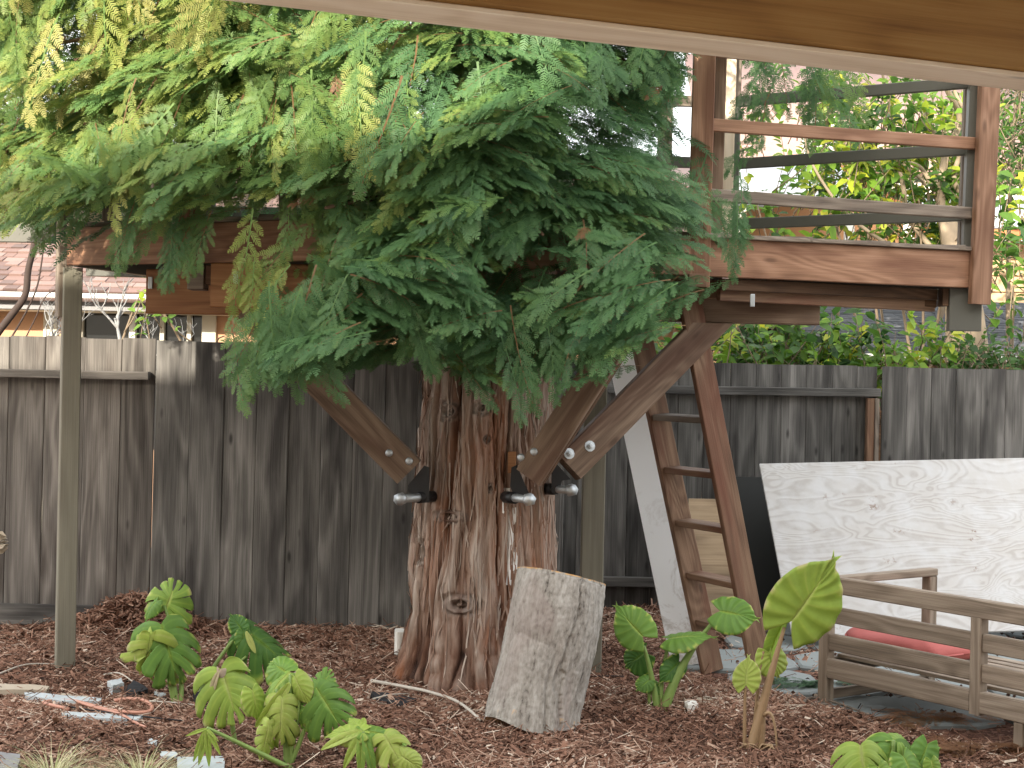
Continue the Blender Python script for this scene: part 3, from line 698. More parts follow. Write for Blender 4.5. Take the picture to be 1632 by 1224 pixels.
for px_, py_, Y_ in ((240, 450, 8.265), (376, 441, 7.69), (264, 432, 8.265), (1199, 478, 7.8)):
    c = P(px_, py_, Y_); box('bracket', c.x - .012, c.x + .012, c.y - .008, c.y, c.z - .035, c.z + .03, M['steel'], TH, .003)
    for dz in (-.03, .025):
        pass
# left end: painted post and sistered boards
base = G(103, 1070); top = P(116, 425, base.y)
ap = math.radians(-20)
def turned(name, x, y, z0, z1, sx, sy, ang, mat, parent, lean=0.0):
    L = z1 - z0
    m = Matrix.Translation((x, y, z0)) @ Matrix(((1, 0, lean, 0), (0, 1, 0, 0), (0, 0, 1, 0), (0, 0, 0, 1))) 
    xd = Vector((lean, 0, 1)).normalized(); up = Vector((-math.sin(ap) * -1, -math.cos(ap), 0)); up = Vector((math.sin(ang), -math.cos(ang), 0))
    return beam(name, (x, y, z0), (x + lean * L, y, z1), sx, sy, mat, parent, up=tuple(up), c=.005)
turned('support_post', base.x, base.y, -.05, DB - .003, .1, .1, math.radians(22), M['olive'], TH)
zb_ = P(95, 504, 8.2).z
turned('support_post', base.x - .052, base.y + .02, zb_, 3.1, .075, .075, math.radians(30), M['greywood'], TH)
turned('support_post', base.x + .085, base.y + .09, DT + .03, 2.75, .1, .09, math.radians(22), M['pine_lit'], TH)
# middle painted post behind the trunk
pm = G(940, 1082); turned('support_post', pm.x, pm.y + .05, -.05, 2.186, .125, .09, 0.02, M['olive'], TH)
# dark beam and panel at the far left
dl = P(90, 360, 8.45); beam('dark_beam', (-4.2, 8.5, dl.z - .01), (base.x - .12, 8.42, dl.z - .01), .04, .175, M['railpaint'], TH)
dp = P(210, 345, 9.3); box('panel', P(142, 345, 9.3).x, P(345, 345, 9.3).x, 9.25, 9.29, P(0, 385, 9.3).z - .2, dp.z + .15, M['railpaint'], TH, .004)

# knee braces with bolts, and the steel tree brackets
def bolt(p, n, parent, r=.017, washer=False):
    """round-headed carriage bolt, or washer and nut, facing n"""
    bm = bmesh.new(); 
    def ring(rr, z, k=10): return [bm.verts.new((rr * math.cos(2 * math.pi * i / k), rr * math.sin(2 * math.pi * i / k), z)) for i in range(k)]
    prof = [(r * 1.45, 0), (r * 1.45, .003), (r * .75, .004), (r * .75, .014), (r * .4, .016), (r * .4, .024)] if washer else [(r, 0), (r * .95, .004), (r * .75, .008), (r * .4, .0105)]
    rs = [ring(*q) for q in prof]
    for a, b in zip(rs, rs[1:]):
        for i in range(10): bm.faces.new((a[i], a[(i + 1) % 10], b[(i + 1) % 10], b[i]))
    bm.faces.new(rs[-1]); me = bm_mesh('bolt', bm, M['steel'], not washer)
    z = Vector(n).normalized(); m = z.to_track_quat('Z', 'Y').to_matrix().to_4x4(); m.translation = Vector(p)
    return obj('bolt', me, parent, m)
def ray_plane(px, py, p0, n):
    d = P(px, py, 1.0) - CAM; return CAM + d * ((Vector(p0) - CAM).dot(n) / d.dot(n))
def brace(pa, pb, up, w, h, mat, cut0=0.0):
    return beam('brace', pa, pb, w, h, mat, TH, up=up, c=.005, wob=.001, cut0=cut0)
# left brace: lies in the picture plane, near face towards the camera
b1a = P(652, 752, 7.84); b1b = P(395, 490, 7.80)
br1 = beam('brace', b1a, b1b, .09, .165, M['brace'], TH, up=(b1b - b1a).cross(Vector((0, -1, 0))), c=.005, wob=.001)
n1_ = (b1b - b1a).cross(Vector(br1.matrix_basis.to_3x3().col[2])).normalized(); n1_ = n1_ if n1_.y < 0 else -n1_
for q in ((620, 722), (652, 735)): bolt(ray_plane(q[0], q[1], b1a + n1_ * .0455, n1_), n1_, br1, .02)
# centre right brace, comes towards the camera and to the right, two plies
b2a = P(845, 760, 7.66); b2b = P(1020, 485, 7.48)
dv = (b2b - b2a).normalized(); upv = dv.cross(Vector((-.38, -1, 0)).normalized())
nv = dv.cross(upv).normalized(); nv = nv if nv.y < 0 else -nv
br2 = beam('brace', b2a + nv * .022, b2b + nv * .022, .04, .145, M['brace'], TH, up=upv, c=.004, wob=.001)
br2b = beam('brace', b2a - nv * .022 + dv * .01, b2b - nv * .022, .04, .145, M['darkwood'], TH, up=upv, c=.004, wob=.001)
br2c = None if True else beam('brace', b2a - nv * .066 - dv * .01, b2b - nv * .066, .04, .165, M['brace'], TH, up=upv, c=.004, wob=.001)
for q in ((830, 729), (851, 720)): bolt(ray_plane(q[0], q[1], b2a + nv * .0425, nv), nv, br2, .02)
b3a = P(905, 746, 7.98); b3b = P(1131, 517, 8.33)
dv3 = (b3b - b3a).normalized(); up3 = dv3.cross(Vector((.12, -1, 0)).normalized())
nv3 = dv3.cross(up3).normalized(); nv3 = nv3 if nv3.y < 0 else -nv3
up3 = up3 if up3.z > 0 else -up3
br3 = beam('brace', b3a, b3b, .09, .165, M['brace'], TH, up=up3, c=.005, wob=.001, cut1=-.088)
for q in ((907, 723), (940, 711)):
    bolt(ray_plane(q[0], q[1], b3a + nv3 * .0455, nv3), nv3, br3, .02, True)
b4a = P(1000, 700, 8.5)
# steel tree attachment bolts: thick rod, black collar, hex head
def treebolt(p_in, p_out, L_black, r=.021):
    d = (p_out - p_in).normalized()
    root = obj('tree_bolt', None, TH, Matrix.Translation(p_in)) if False else None
    V, Fc = tube_np([Vector((0, 0, 0)), p_out - p_in], r, 12); o = obj('tree_bolt', npmesh('tree_bolt', V, Fc, M['steel'], smooth=True), TH, Matrix.Translation(p_in))
    V, Fc = tube_np([Vector((0, 0, 0)), d * L_black], r * 1.45, 14); obj('collar', npmesh('collar', V, Fc, M['blacksteel'], smooth=True), o, Matrix.Translation(p_in))
    V, Fc = tube_np([Vector((0, 0, 0)), d * .007, d * .0072, d * .035], [r * 1.6, r * 1.6, r * 1.6, r * 1.4], 6)
    obj('hex_head', npmesh('hex_head', V, Fc, M['steel']), o, Matrix.Translation(p_out))
    return o
treebolt(P(690, 791, 7.92), P(641, 795, 7.74), .11)
treebolt(P(806, 792, 7.84), P(842, 796, 7.52), .14)
treebolt(P(872, 779, 8.02), P(908, 781, 7.86), .06)
def bracket_plate(pts, Y, th=.012, dy=0.09):
    for k in (0, 1):
        V = [P(x, y, Y + k * dy) for x, y in pts]; bm = bmesh.new(); vs = [bm.verts.new(v) for v in V]; f = bm.faces.new(vs)
        r = bmesh.ops.extrude_face_region(bm, geom=[f]); bmesh.ops.translate(bm, vec=(0, th, 0), verts=[e for e in r['geom'] if isinstance(e, bmesh.types.BMVert)])
        bmesh.ops.recalc_face_normals(bm, faces=bm.faces); obj('bracket_plate', bm_mesh('bracket_plate', bm, M['blacksteel']), TH)
bracket_plate([(650, 774), (676, 742), (684, 745), (684, 801), (660, 801), (655, 785)], 7.84)
bracket_plate([(815, 745), (824, 741), (838, 775), (845, 790), (820, 793), (813, 775)], 7.72)
bracket_plate([(879, 740), (886, 738), (910, 764), (896, 766), (889, 788), (879, 785)], 7.93)
ob = P(813, 735, 7.86); box('block', ob.x - .012, ob.x + .03, 7.84, 7.9, ob.z - .06, ob.z + .05, M['orange'], TH, .003)

# ------------------------------------------------------------------ ladder
r_dir = Vector((.45, -.89, 0)).normalized()
LA = G(1135, 1070); LB = LA + r_dir * .49; LB.z = 0
lean = Vector((-.49, .02, 2.24))
LD = thing('ladder', 'brown timber ladder leaning to the left up to the treehouse deck', 'ladder', (LA.x, LA.y, 0))
topA = P(1014, 500, LA.y + .02); lean = topA - LA; lean = lean * (2.24 / lean.z)
s1 = beam('stringer', LA, LA + lean * 1.0, .038, .135, M['ladder'], LD, up=lean.cross(r_dir), c=.004, wob=.001)
leanB = P(1107, 520, LB.y) - LB; leanB = leanB * (1.95 / leanB.z); leanB = leanB.normalized() * lean.length * .93
s2 = beam('stringer', LB, LB + leanB, .038, .135, M['ladder'], LD, up=leanB.cross(r_dir), c=.004, wob=.001)
side = lean.cross(r_dir).normalized()       # across the stringer face
if side.x > 0: side = -side
for py_ in (664, 747, 832, 915, 990):
    # find the height on the left stringer that appears at this row
    best = min((i / 400 for i in range(401)), key=lambda t: abs((lambda q: ((_R.inverted() @ (q - CAM)).y / -(_R.inverted() @ (q - CAM)).z))(LA + lean * t) - (612 - py_) / F))
    a = LA + lean * best + r_dir * .02; b = LB + leanB * (best * lean.z / leanB.z) - r_dir * .02
    dd = (b - a).normalized()
    hor = dd.cross(Vector((0, 0, 1))).normalized(); upr = (hor.cross(dd)).normalized(); upr = upr if upr.z > 0 else -upr
    upr = (upr * 1.0 + hor * (.10 if hor.y < 0 else -.10)).normalized()
    beam('rung', a, b, .10, .034, M['ladder'] if py_ > 700 else M['greywood'], LD, up=upr, c=.004)

# ------------------------------------------------------------------ white plank leaning beside the ladder
m_, nt_, b_ = newmat('dirty_white_paint'); v_, rv_ = ocoord(nt_, (1, 1, 1))
n1 = noise(nt_, v_, 3.0, 8, .75, 1.0); rr = ramp(nt_, n1, [(.52, (0, 0, 0)), (.6, (1, 1, 1))])
sp = nt_.nodes.new('ShaderNodeSeparateXYZ'); tc_ = nt_.nodes.new('ShaderNodeTexCoord'); nt_.links.new(tc_.outputs['Object'], sp.inputs[0])
low = mth(nt_, 'SUBTRACT', 1.0, mth(nt_, 'MULTIPLY', sp.outputs[0], .75)); 
fac = mth(nt_, 'MULTIPLY', rr.outputs[0], mth(nt_, 'MAXIMUM', low, .06))
nt_.links.new(mixc(nt_, mth(nt_, 'MULTIPLY', fac, .6), (.86, .88, .9), (.3, .25, .2)), b_.inputs['Base Color']); b_.inputs['Roughness'].default_value = .55
bump(nt_, b_, n1, .15, .004); M['plank'] = m_
ka = P(1094, 1062, 8.85); ka.z = 0; kb = P(986, 545, 9.5)
pl = beam('leaning_plank', ka, kb, .165, .035, M['plank'], None, up=(-.25, -1, 0), c=.003)
tag(pl, 'long white painted plank leaning left of the ladder', 'plank')

# ------------------------------------------------------------------ plywood sheets
m_, nt_, b_ = newmat('white_washed_plywood'); v_, rv_ = ocoord(nt_, (1, 1, 1), False)
mp = nt_.nodes.new('ShaderNodeVectorMath'); mp.operation = 'MULTIPLY'; nt_.links.new(v_, mp.inputs[0]); mp.inputs[1].default_value = (1.1, 1, 3.4)
nA = noise(nt_, mp.outputs[0], 1.0, 2.5, .45, 1.0)
bands = mth(nt_, 'MULTIPLY_ADD', mth(nt_, 'SINE', mth(nt_, 'MULTIPLY', nA, 120.0)), .5, .5)
nB = noise(nt_, v_, 6.0, 6, .65)
w1 = ramp(nt_, bands, [(.4, (.46, .45, .44)), (.95, (.385, .365, .35))])
c2 = mixc(nt_, mth(nt_, 'MULTIPLY', ramp(nt_, nB, [(.42, (0, 0, 0)), (.66, (1, 1, 1))]).outputs[0], .7), w1.outputs[0], (.52, .53, .545))
vo = nt_.nodes.new('ShaderNodeTexVoronoi'); vo.inputs['Scale'].default_value = 2.6
vm = nt_.nodes.new('ShaderNodeVectorMath'); vm.operation = 'MULTIPLY'; nt_.links.new(v_, vm.inputs[0]); vm.inputs[1].default_value = (1, 1, 2.2)
wp = nt_.nodes.new('ShaderNodeVectorMath'); wp.operation = 'ADD'; nt_.links.new(vm.outputs[0], wp.inputs[0]); nt_.links.new(noise(nt_, v_, 9, 4) , wp.inputs[1])
nt_.links.new(wp.outputs[0], vo.inputs['Vector'])
st = ramp(nt_, vo.outputs['Distance'], [(.06, (1, 1, 1)), (.2, (0, 0, 0))])
c3 = mixc(nt_, mth(nt_, 'MULTIPLY', mth(nt_, 'MULTIPLY', st.outputs[0], ramp(nt_, noise(nt_, v_, 14, 6, .75), [(.5, (0, 0, 0)), (.6, (1, 1, 1))]).outputs[0]), .8), c2, (.2, .13, .09))
nt_.links.new(c3, b_.inputs['Base Color']); b_.inputs['Roughness'].default_value = .8; bump(nt_, b_, mth(nt_, 'ADD', bands, nB), .25, .003); M['plywood'] = m_
M['flatblack'] = plain('flat_black', (.01, .011, .01), .6, nz=.2)
M['tanboard'] = wood('tan_plywood', (.22, .15, .09), (.38, .28, .18), (.48, .36, .24), .8, stain=(.14, .1, .07), knots=.2, cathedral=.5, var=.05)
def sheet(name, tl, bl_, width, th, mat, label, cat, dirx=None):
    """rectangular sheet: top-left, bottom-left corners, width along +X (right)"""
    tl, bl_ = Vector(tl), Vector(bl_); ax = Vector(dirx).normalized() if dirx else Vector((1, 0, 0)); up = (tl - bl_); h = up.length; up.normalize()
    n = ax.cross(up).normalized(); ax = up.cross(n).normalized()
    bm = bmesh.new(); bmesh.ops.create_cube(bm, size=1)
    for v in bm.verts: v.co = Vector(((v.co.x + .5) * width, v.co.y * th, (v.co.z + .5) * h))
    bmesh.ops.bevel(bm, geom=bm.edges[:], offset=.002, segments=1, affect='EDGES')
    m = Matrix((ax, up.cross(ax), up)).transposed().to_4x4(); m.translation = bl_
    o = obj(name, bm_mesh(name, bm, mat), None, m); tag(o, label, cat); return o
tl = P(1210, 740, 10.35); bl0 = P(1283, 1030, 9.5); bl0.z = .02
sheet('plywood_sheet', tl, (tl.x + .09, bl0.y, .07), 2.44, .018, M['plywood'], 'large whitewashed plywood sheet leaning against the right fence behind the bench', 'plywood', (1, 0, -.03))
tl2 = P(1275, 740, 10.62); sheet('plywood_sheet', tl2, (tl2.x, 10.2, .02), 1.03, .018, M['greywood'], 'narrow board peeking above the top edge of the white plywood', 'board')
tb = P(1120, 700, 10.86); sheet('black_sheet', (P(1172, 760, 10.86).x, 10.86, P(1172, 760, 10.86).z), (P(1172, 760, 10.86).x, 10.5, .02), .42, .02, M['flatblack'], 'plain black sheet filling the gap between the ladder and the white plywood', 'board')  # plain black sheet filling the gap left of the plywood
tt = P(1097, 795, 10.3); sheet('tan_board', tt, (tt.x, 9.9, .02), .33, .018, M['tanboard'], 'tan plywood offcut standing upright behind the ladder rungs', 'board')

# ------------------------------------------------------------------ bench (low outdoor sofa frame) seen from behind
BC = G(1302, 1121)
ba = math.radians(-55); bdir = Vector((math.cos(ba), math.sin(ba), 0)); bside = Vector((math.cos(ba + math.pi / 2), math.sin(ba + math.pi / 2), 0))
BL, BD, BH = 1.9, .82, .655
BN = thing('garden_bench', 'low weathered wooden garden sofa frame seen from behind at the right', 'bench', tuple(BC))
def bp(l, d, z): return Vector((BC.x, BC.y, 0)) + bdir * l + bside * d + Vector((0, 0, z))
mbn = M['bench']
for l in (0.0, .95, BL):
    beam('leg' if l in (0.0, BL) else 'back_post', bp(l + .03, .03, 0 if l != .95 else .13), bp(l + .03, .03, BH - .075), .06, .06, mbn, BN, up=tuple(bside * -1), c=.004)
beam('leg', bp(1.22, .03, 0), bp(1.22, .03, .138), .05, .05, mbn, BN, up=tuple(bside * -1), c=.004)
beam('back_rail', bp(-.005, .03, BH - .035), bp(BL + .065, .03, BH - .035), .06, .085, mbn, BN, c=.006)
for z in (.465, .325):
    for l0, l1 in ((.061, .949), (1.011, BL - .001)):
        beam('back_rail', bp(l0, .03, z), bp(l1, .03, z), .032, .085, mbn, BN, c=.005)
for l0, l1 in ((.061, .949), (1.011, BL - .001)): beam('seat_rail', bp(l0, .025, .19), bp(l1, .025, .19), .045, .1, mbn, BN, c=.005)
for l in (0.0, BL):
    beam('arm', bp(l + .03, .062, BH - .02), bp(l + .03, BD + .03, BH - .02), .06, .04, mbn, BN, c=.005)
    beam('leg', bp(l + .03, BD, 0), bp(l + .03, BD, BH - .042), .06, .06, mbn, BN, up=tuple(bside * -1), c=.004)
    beam('side_stretcher', bp(l + .03, .062, .05), bp(l + .03, BD - .031, .05), .035, .05, mbn, BN, c=.004)
    beam('seat_rail', bp(l + .03, .062, .2), bp(l + .03, BD - .031, .2), .04, .08, mbn, BN, c=.004)
beam('seat_rail', bp(.061, BD, .2), bp(BL - .001, BD, .2), .04, .08, mbn, BN, c=.005)
for k in range(8):
    d = .085 + k * .088
    beam('seat_slat', bp(.055, d + .03, .25), bp(BL, d + .03, .25), .062, .018, mbn, BN, c=.003)
# red cushion lying on the seat
m_ = plain('red_canvas', (.42, .115, .105), .85, nz=.08, nscale=120, bs=.3, bd=.002); M['red'] = m_
nu, nv_ = 48, 24; V = []
for j in range(nv_ + 1):
    th = -math.pi / 2 + math.pi * j / nv_
    for i in range(nu):
        a = 2 * math.pi * i / nu; e = .42
        ca, sa = math.cos(a), math.sin(a); cx = math.copysign(abs(ca) ** e, ca); sy = math.copysign(abs(sa) ** e, sa)
        ct = math.cos(th) ** .55; st_ = math.copysign(abs(math.sin(th)) ** .9, math.sin(th))
        wr = 1 + .015 * math.sin(a * 9 + th * 3)
        V.append((cx * ct * .31 * wr, sy * ct * .25 * wr, st_ * .065 * (1 + .25 * math.cos(a * 2 + 1)) + .012 * math.sin(cx * 3)))
Fc = [(j * nu + i, j * nu + (i + 1) % nu, (j + 1) * nu + (i + 1) % nu, (j + 1) * nu + i) for j in range(nv_) for i in range(nu)]
cc = bp(.27, .42, .325)
mm = Matrix.Translation(cc) @ Matrix.Rotation(ba, 4, 'Z') @ Matrix.Rotation(math.radians(3), 4, 'Y')
cu = obj('cushion', npmesh('cushion', V, Fc, M['red'], smooth=True), None, mm); tag(cu, 'red square cushion lying on the bench seat', 'cushion')
V, Fc = tube_np([Vector((math.copysign(abs(math.cos(a)) ** .42, math.cos(a)) * .312, math.copysign(abs(math.sin(a)) ** .42, math.sin(a)) * .252, .012 * math.sin(math.copysign(abs(math.cos(a)) ** .42, math.cos(a)) * 3))) for a in [2 * math.pi * i / 60 for i in range(61)]], .005, 6)
obj('piping', npmesh('piping', V, Fc, M['red'], smooth=True), cu, mm)

# ------------------------------------------------------------------ patio cover over the camera and the unseen shade-casting house behind it
e1 = G(598, 0, 2.357); pu = (G(1632, 122, 2.357) - e1); pu.z = 0; pu.normalize(); pn = Vector((-pu.y, pu.x, 0))     # pn points away from the camera
e0 = G(1632, 122, 2.357); e0z = e0.z
PC = thing('patio_cover', 'pine beam of the patio roof crossing the top right corner', 'patio cover', (0, 2.8, 0))
c0 = Vector((e0.x, e0.y, e0z)); bw, bh = .14, .34
ctr = c0 + pn * (bw / 2)
obj('beam', beam_me('beam', 5.5, bw, bh, M['pine'], c=.008), PC, frame(ctr - pu * 3.1 + Vector((0, 0, bh / 2 + .012)), ctr + pu * 2.4 + Vector((0, 0, bh / 2 + .012))))
obj('beam_lit_strip', beam_me('beam_lit_strip', 5.5, bw - .002, .011, M['pine_lit'], c=.002), PC, frame(ctr - pu * 3.1 + Vector((0, 0, .0055)), ctr + pu * 2.4 + Vector((0, 0, .0055))))  # added strip under the beam, carrying the bounce light in its colour
for k in range(7):
    q = ctr - pu * (2.9 - k * .8) + Vector((0, 0, bh + .012 + .08)); beam('rafter', q + pn * .45, q - pn * 4.4, .05, .155, M['pine'], PC)
q = ctr + Vector((0, 0, bh + .012 + .19)) - pn * 2.0
bm = bmesh.new(); bmesh.ops.create_cube(bm, size=1)
for v in bm.verts: v.co = Vector((v.co.x * 5.7, v.co.y * 5.0, v.co.z * .04))
obj('roof_deck', bm_mesh('roof_deck', bm, M['pine']), PC, frame(q - pu * .35, q))  # out-of-view roof slab, put in and sized for the shade it throws
for t in (-3.0, 2.3): a = ctr + pu * t; beam('post', (a.x, a.y, 0), (a.x, a.y, e0z - .002), .14, .14, M['pine'], PC, up=(pu.x, pu.y, 0))
tag(PC, 'pine beam and unseen shading roof of the patio cover crossing the top right corner')
HB = thing('house', 'unseen house behind the camera, its roofline shaped to shade the yard', 'house', (2, -3, 0))
hm = Matrix.Translation((0, -2.2, 0))
hx = [(-16, 6.1), (-8, 6.15), (-5.2, 6.1), (-4.0, 6.05), (-3.5, 6.3), (-3.0, 7.6), (-.8, 8.0), (.2, 7.3), (7, 7.2), (16, 5)]  # unseen roofline shaped so its shadow edge crosses the tree
V = []; n = len(hx)
for yy_ in (-2.2, -9.5):
    V += [(x, yy_, 0) for x, z in hx] + [(x, yy_, z) for x, z in hx]
Fc = []
for i in range(n - 1):
    Fc += [(i, i + 1, n + i + 1, n + i), (2 * n + i + 1, 2 * n + i, 3 * n + i, 3 * n + i + 1)]
Fc += [(0, n, 3 * n, 2 * n), (n - 1, 3 * n - 1, 4 * n - 1, 2 * n - 1)]
M['bouncewall'] = plain('cream_bounce_wall', (.66, .6, .5), .9, nz=.04, nscale=40, bs=.2)  # pale tone chosen so the unseen wall bounces light into the yard
obj('wall', npmesh('wall', V, Fc, M['bouncewall']), HB)
obj('roof', npmesh('roof', [(x, -1.9, z + .02) for x, z in hx] + [(x, -9.8, z + .02) for x, z in hx], [(i, i + 1, n + i + 1, n + i) for i in range(n - 1)], M['greyshingle']), HB)

M['concrete'] = plain('pale_concrete', (.5, .47, .43), .85, nz=.08, nscale=6, bs=.2)
tag(box('patio_bounce_floor', -7, 7, -2.2, 3.9, -.04, .03, M['concrete']), kind='structure')  # unseen floor, added to bounce light up onto the beam
# ------------------------------------------------------------------ redwood trunk
TC = P(772, 800, 8.18); TX, TY = TC.x, TC.y
TR = thing('redwood_tree', 'big redwood tree with shaggy reddish bark growing up through the treehouse', 'tree', (TX, TY, 0))
def bark_mat():
    m, nt, b = newmat('redwood_bark'); a = nt.nodes.new('ShaderNodeAttribute'); a.attribute_name = 'tint'
    a2 = nt.nodes.new('ShaderNodeAttribute'); a2.attribute_name = 'grey'
    a3 = nt.nodes.new('ShaderNodeAttribute'); a3.attribute_name = 'sap'
    v, _ = ocoord(nt, (34, 34, 2.6), False); n = noise(nt, v, 1.0, 6, .62, .3)
    v2, _ = ocoord(nt, (5, 5, 1.2), False); n2 = noise(nt, v2, 1.0, 4, .6, .4)
    v3, _ = ocoord(nt, (90, 90, 9), False); n3 = noise(nt, v3, 1.0, 3, .6)
    f = mth(nt, 'ADD', mth(nt, 'MULTIPLY', a.outputs['Fac'], .62), mth(nt, 'ADD', mth(nt, 'MULTIPLY', n, .35), mth(nt, 'MULTIPLY', n3, .12)))
    r = ramp(nt, f, [(.27, (.028, .011, .007)), (.39, (.105, .048, .028)), (.50, (.205, .118, .082)), (.63, (.3, .212, .165)), (.80, (.42, .35, .3))])
    red = mixc(nt, ramp(nt, n2, [(.5, (0, 0, 0)), (.66, (1, 1, 1))]).outputs[0], r.outputs[0], mixc(nt, .55, r.outputs[0], (.27, .09, .032)))
    g = ramp(nt, f, [(.3, (.045, .035, .03)), (.6, (.17, .14, .125)), (.8, (.3, .27, .24))])
    c = mixc(nt, mth(nt, 'MULTIPLY', a2.outputs['Fac'], .85), red, g.outputs[0])
    sp = ramp(nt, mth(nt, 'ADD', a3.outputs['Fac'], mth(nt, 'MULTIPLY', mth(nt, 'SUBTRACT', n3, .5), .8)), [(.5, (0, 0, 0)), (.6, (1, 1, 1))])
    c = mixc(nt, sp.outputs[0], c, (.78, .77, .75))
    nt.links.new(c, b.inputs['Base Color']); b.inputs['Roughness'].default_value = .9; b.inputs['Specular IOR Level'].default_value = .2
    bump(nt, b, mth(nt, 'ADD', n, mth(nt, 'MULTIPLY', n3, .5)), .75, .012); return m
M['bark'] = bark_mat()
def px_on_trunk(px, py):        # angle and height on the trunk of a photo pixel
    q = P(px, py, TY - .33); dx = (q.x - TX) / .37
    return math.asin(max(-.98, min(.98, dx))), q.z
KN = [(710, 655, .085, .05), (768, 650, .05, .035), (716, 824, .10, .035), (735, 963, .10, .055), (664, 886, .045, .06), (776, 700, .02, .02), (782, 778, .02, .025)]
NTH, NZ = 560, 430
th = np.linspace(0, 2 * np.pi, NTH, endpoint=False)       # 0 faces the camera (-Y), + to the right
zz = np.concatenate([np.linspace(-.06, 2.25, NZ - 30), np.linspace(2.3, 9.5, 30)])
TH_, ZZ = np.meshgrid(th, zz)
u = TH_ / (2 * np.pi)
warp = (vnoise(u * 10, ZZ * 1.7, 1, 10) - .5) * .028 + (vnoise(u * 26, ZZ * 4.2, 2, 26) - .5) * .012
# bark strands part round the knots
thc = (TH_ + np.pi) % (2 * np.pi) - np.pi
kn_h = np.zeros_like(ZZ); kn_g = np.zeros_like(ZZ)
for (kx, ky, ka_, kb_) in KN:
    t0, z0 = px_on_trunk(kx, ky); dx = (thc - t0) * .36; dz = ZZ - z0
    d = np.sqrt((dx / ka_) ** 2 + (dz / kb_) ** 2) + 1e-6
    warp += -(dx * .12) * np.exp(-(dx / (ka_ * 1.3)) ** 2 - (dz / (kb_ * 2.4)) ** 2) / 1.0
    core = np.clip(1 - d, 0, 1)
    kn_h += np.where(d < 1.25, .016 * np.cos(np.clip(d, 0, 1.25) * 9.5) * np.clip(1.25 - d, 0, 1) + .03 * np.clip(1.15 - d, 0, 1) ** .5, 0) - .03 * (d < .38)
    kn_g = np.maximum(kn_g, np.clip((1.25 - d) * 3, 0, 1))
uw = u + warp
def rid(x, y, s, p): 
    n = vnoise(x, y, s, p); return 1 - np.abs(2 * n - 1)
r1 = rid(uw * 24, ZZ * .9, 11, 24); r2 = rid(uw * 60, ZZ * 2.8, 12, 60); r3 = vnoise(uw * 130, ZZ * 4.5, 13, 130); r4 = vnoise(uw * 240, ZZ * 14, 14, 240)
blk = vnoise(u * 34, ZZ * 11, 15, 34)
foot = np.clip((.5 - ZZ) / .45, 0, 1)
def plate(x, y, s, p, w): return np.clip(np.abs(2 * vnoise(x, y, s, p) - 1) / w, 0, 1) ** .6
r1 = plate(uw * 26, ZZ * 1.0, 11, 26, .34); r2 = plate(uw * 58, ZZ * 1.3, 12, 58, .42); r5 = plate(uw * 120, ZZ * 2.6, 16, 120, .45)
relief = .040 * r1 + .024 * r2 + .010 * r5 + .014 * (r3 - .5) + .006 * (r4 - .5)
plates = np.floor(vnoise(uw * 46, ZZ * 1.1, 21, 46) * 5) / 5 * .024
relief = relief + plates
relief = relief * (1 - .45 * foot) + foot * .03 * (np.abs(2 * blk - 1))
# overall section: main stem and a second stem fused at the right rear
R0 = np.interp(ZZ, [-.1, .0, .15, .4, .8, 1.3, 2.3, 9.5], [.47, .44, .395, .352, .33, .31, .29, .10])
sec = R0 * (1 + .04 * np.cos(3 * thc + .6) + .03 * np.cos(5 * thc + 1.9 + ZZ * .6))
lobe = .012 * np.exp(-((thc - 1.32) / .42) ** 2) * np.clip(1.2 - .1 * ZZ, 0, 1.2)
groove = -.03 * np.exp(-((thc - .70 - .03 * np.sin(ZZ * 4)) / .1) ** 2)
flare = foot ** 2 * .06 * (.5 + .5 * np.cos(5 * thc + .7)) * (.4 + vnoise(u * 7, ZZ * 0, 33, 7))
R = sec + lobe + groove + flare + (relief - .035) * (1 - .8 * kn_g) + kn_h
Xv = TX + np.sin(TH_) * R; Yv = TY - np.cos(TH_) * R * .97
V = np.stack([Xv - TX, Yv - TY, ZZ], -1).reshape(-1, 3)
idx = np.arange(NTH * NZ).reshape(NZ, NTH); nx_ = np.roll(idx, -1, 1)
Fc = np.stack([idx[:-1], nx_[:-1], nx_[1:], idx[1:]], -1).reshape(-1, 4)
tint = np.clip((relief - .015) / .085, 0, 1)
grey = np.clip(foot * 1.0 * vnoise(u * 9, ZZ * 5, 41, 9) + kn_g * .6 + .2 * (vnoise(uw * 60, ZZ * 1.2, 43, 60) > .62), 0, 1)
ts, zs = px_on_trunk(818, 850)
sap = np.exp(-((thc - .40 - .04 * np.sin(ZZ * 11)) / .045) ** 2) * ((ZZ > .58) & (ZZ < 1.08)) + .9 * np.exp(-((thc - .49) / .035) ** 2) * ((ZZ > .66) & (ZZ < .98)) + .8 * np.exp(-((thc - .31) / .028) ** 2) * ((ZZ > .95) & (ZZ < 1.05))
sap = np.clip(sap * 1.5, 0, 1.1) * (vnoise(uw * 160, ZZ * 7, 51, 160) > .25)
me = npmesh('trunk', V, Fc, M['bark'], {'tint': tint.ravel(), 'grey': grey.ravel(), 'sap': np.clip(sap, 0, 1).ravel()}, smooth=True)
obj('trunk', me, TR, Matrix.Translation((TX, TY, 0)))
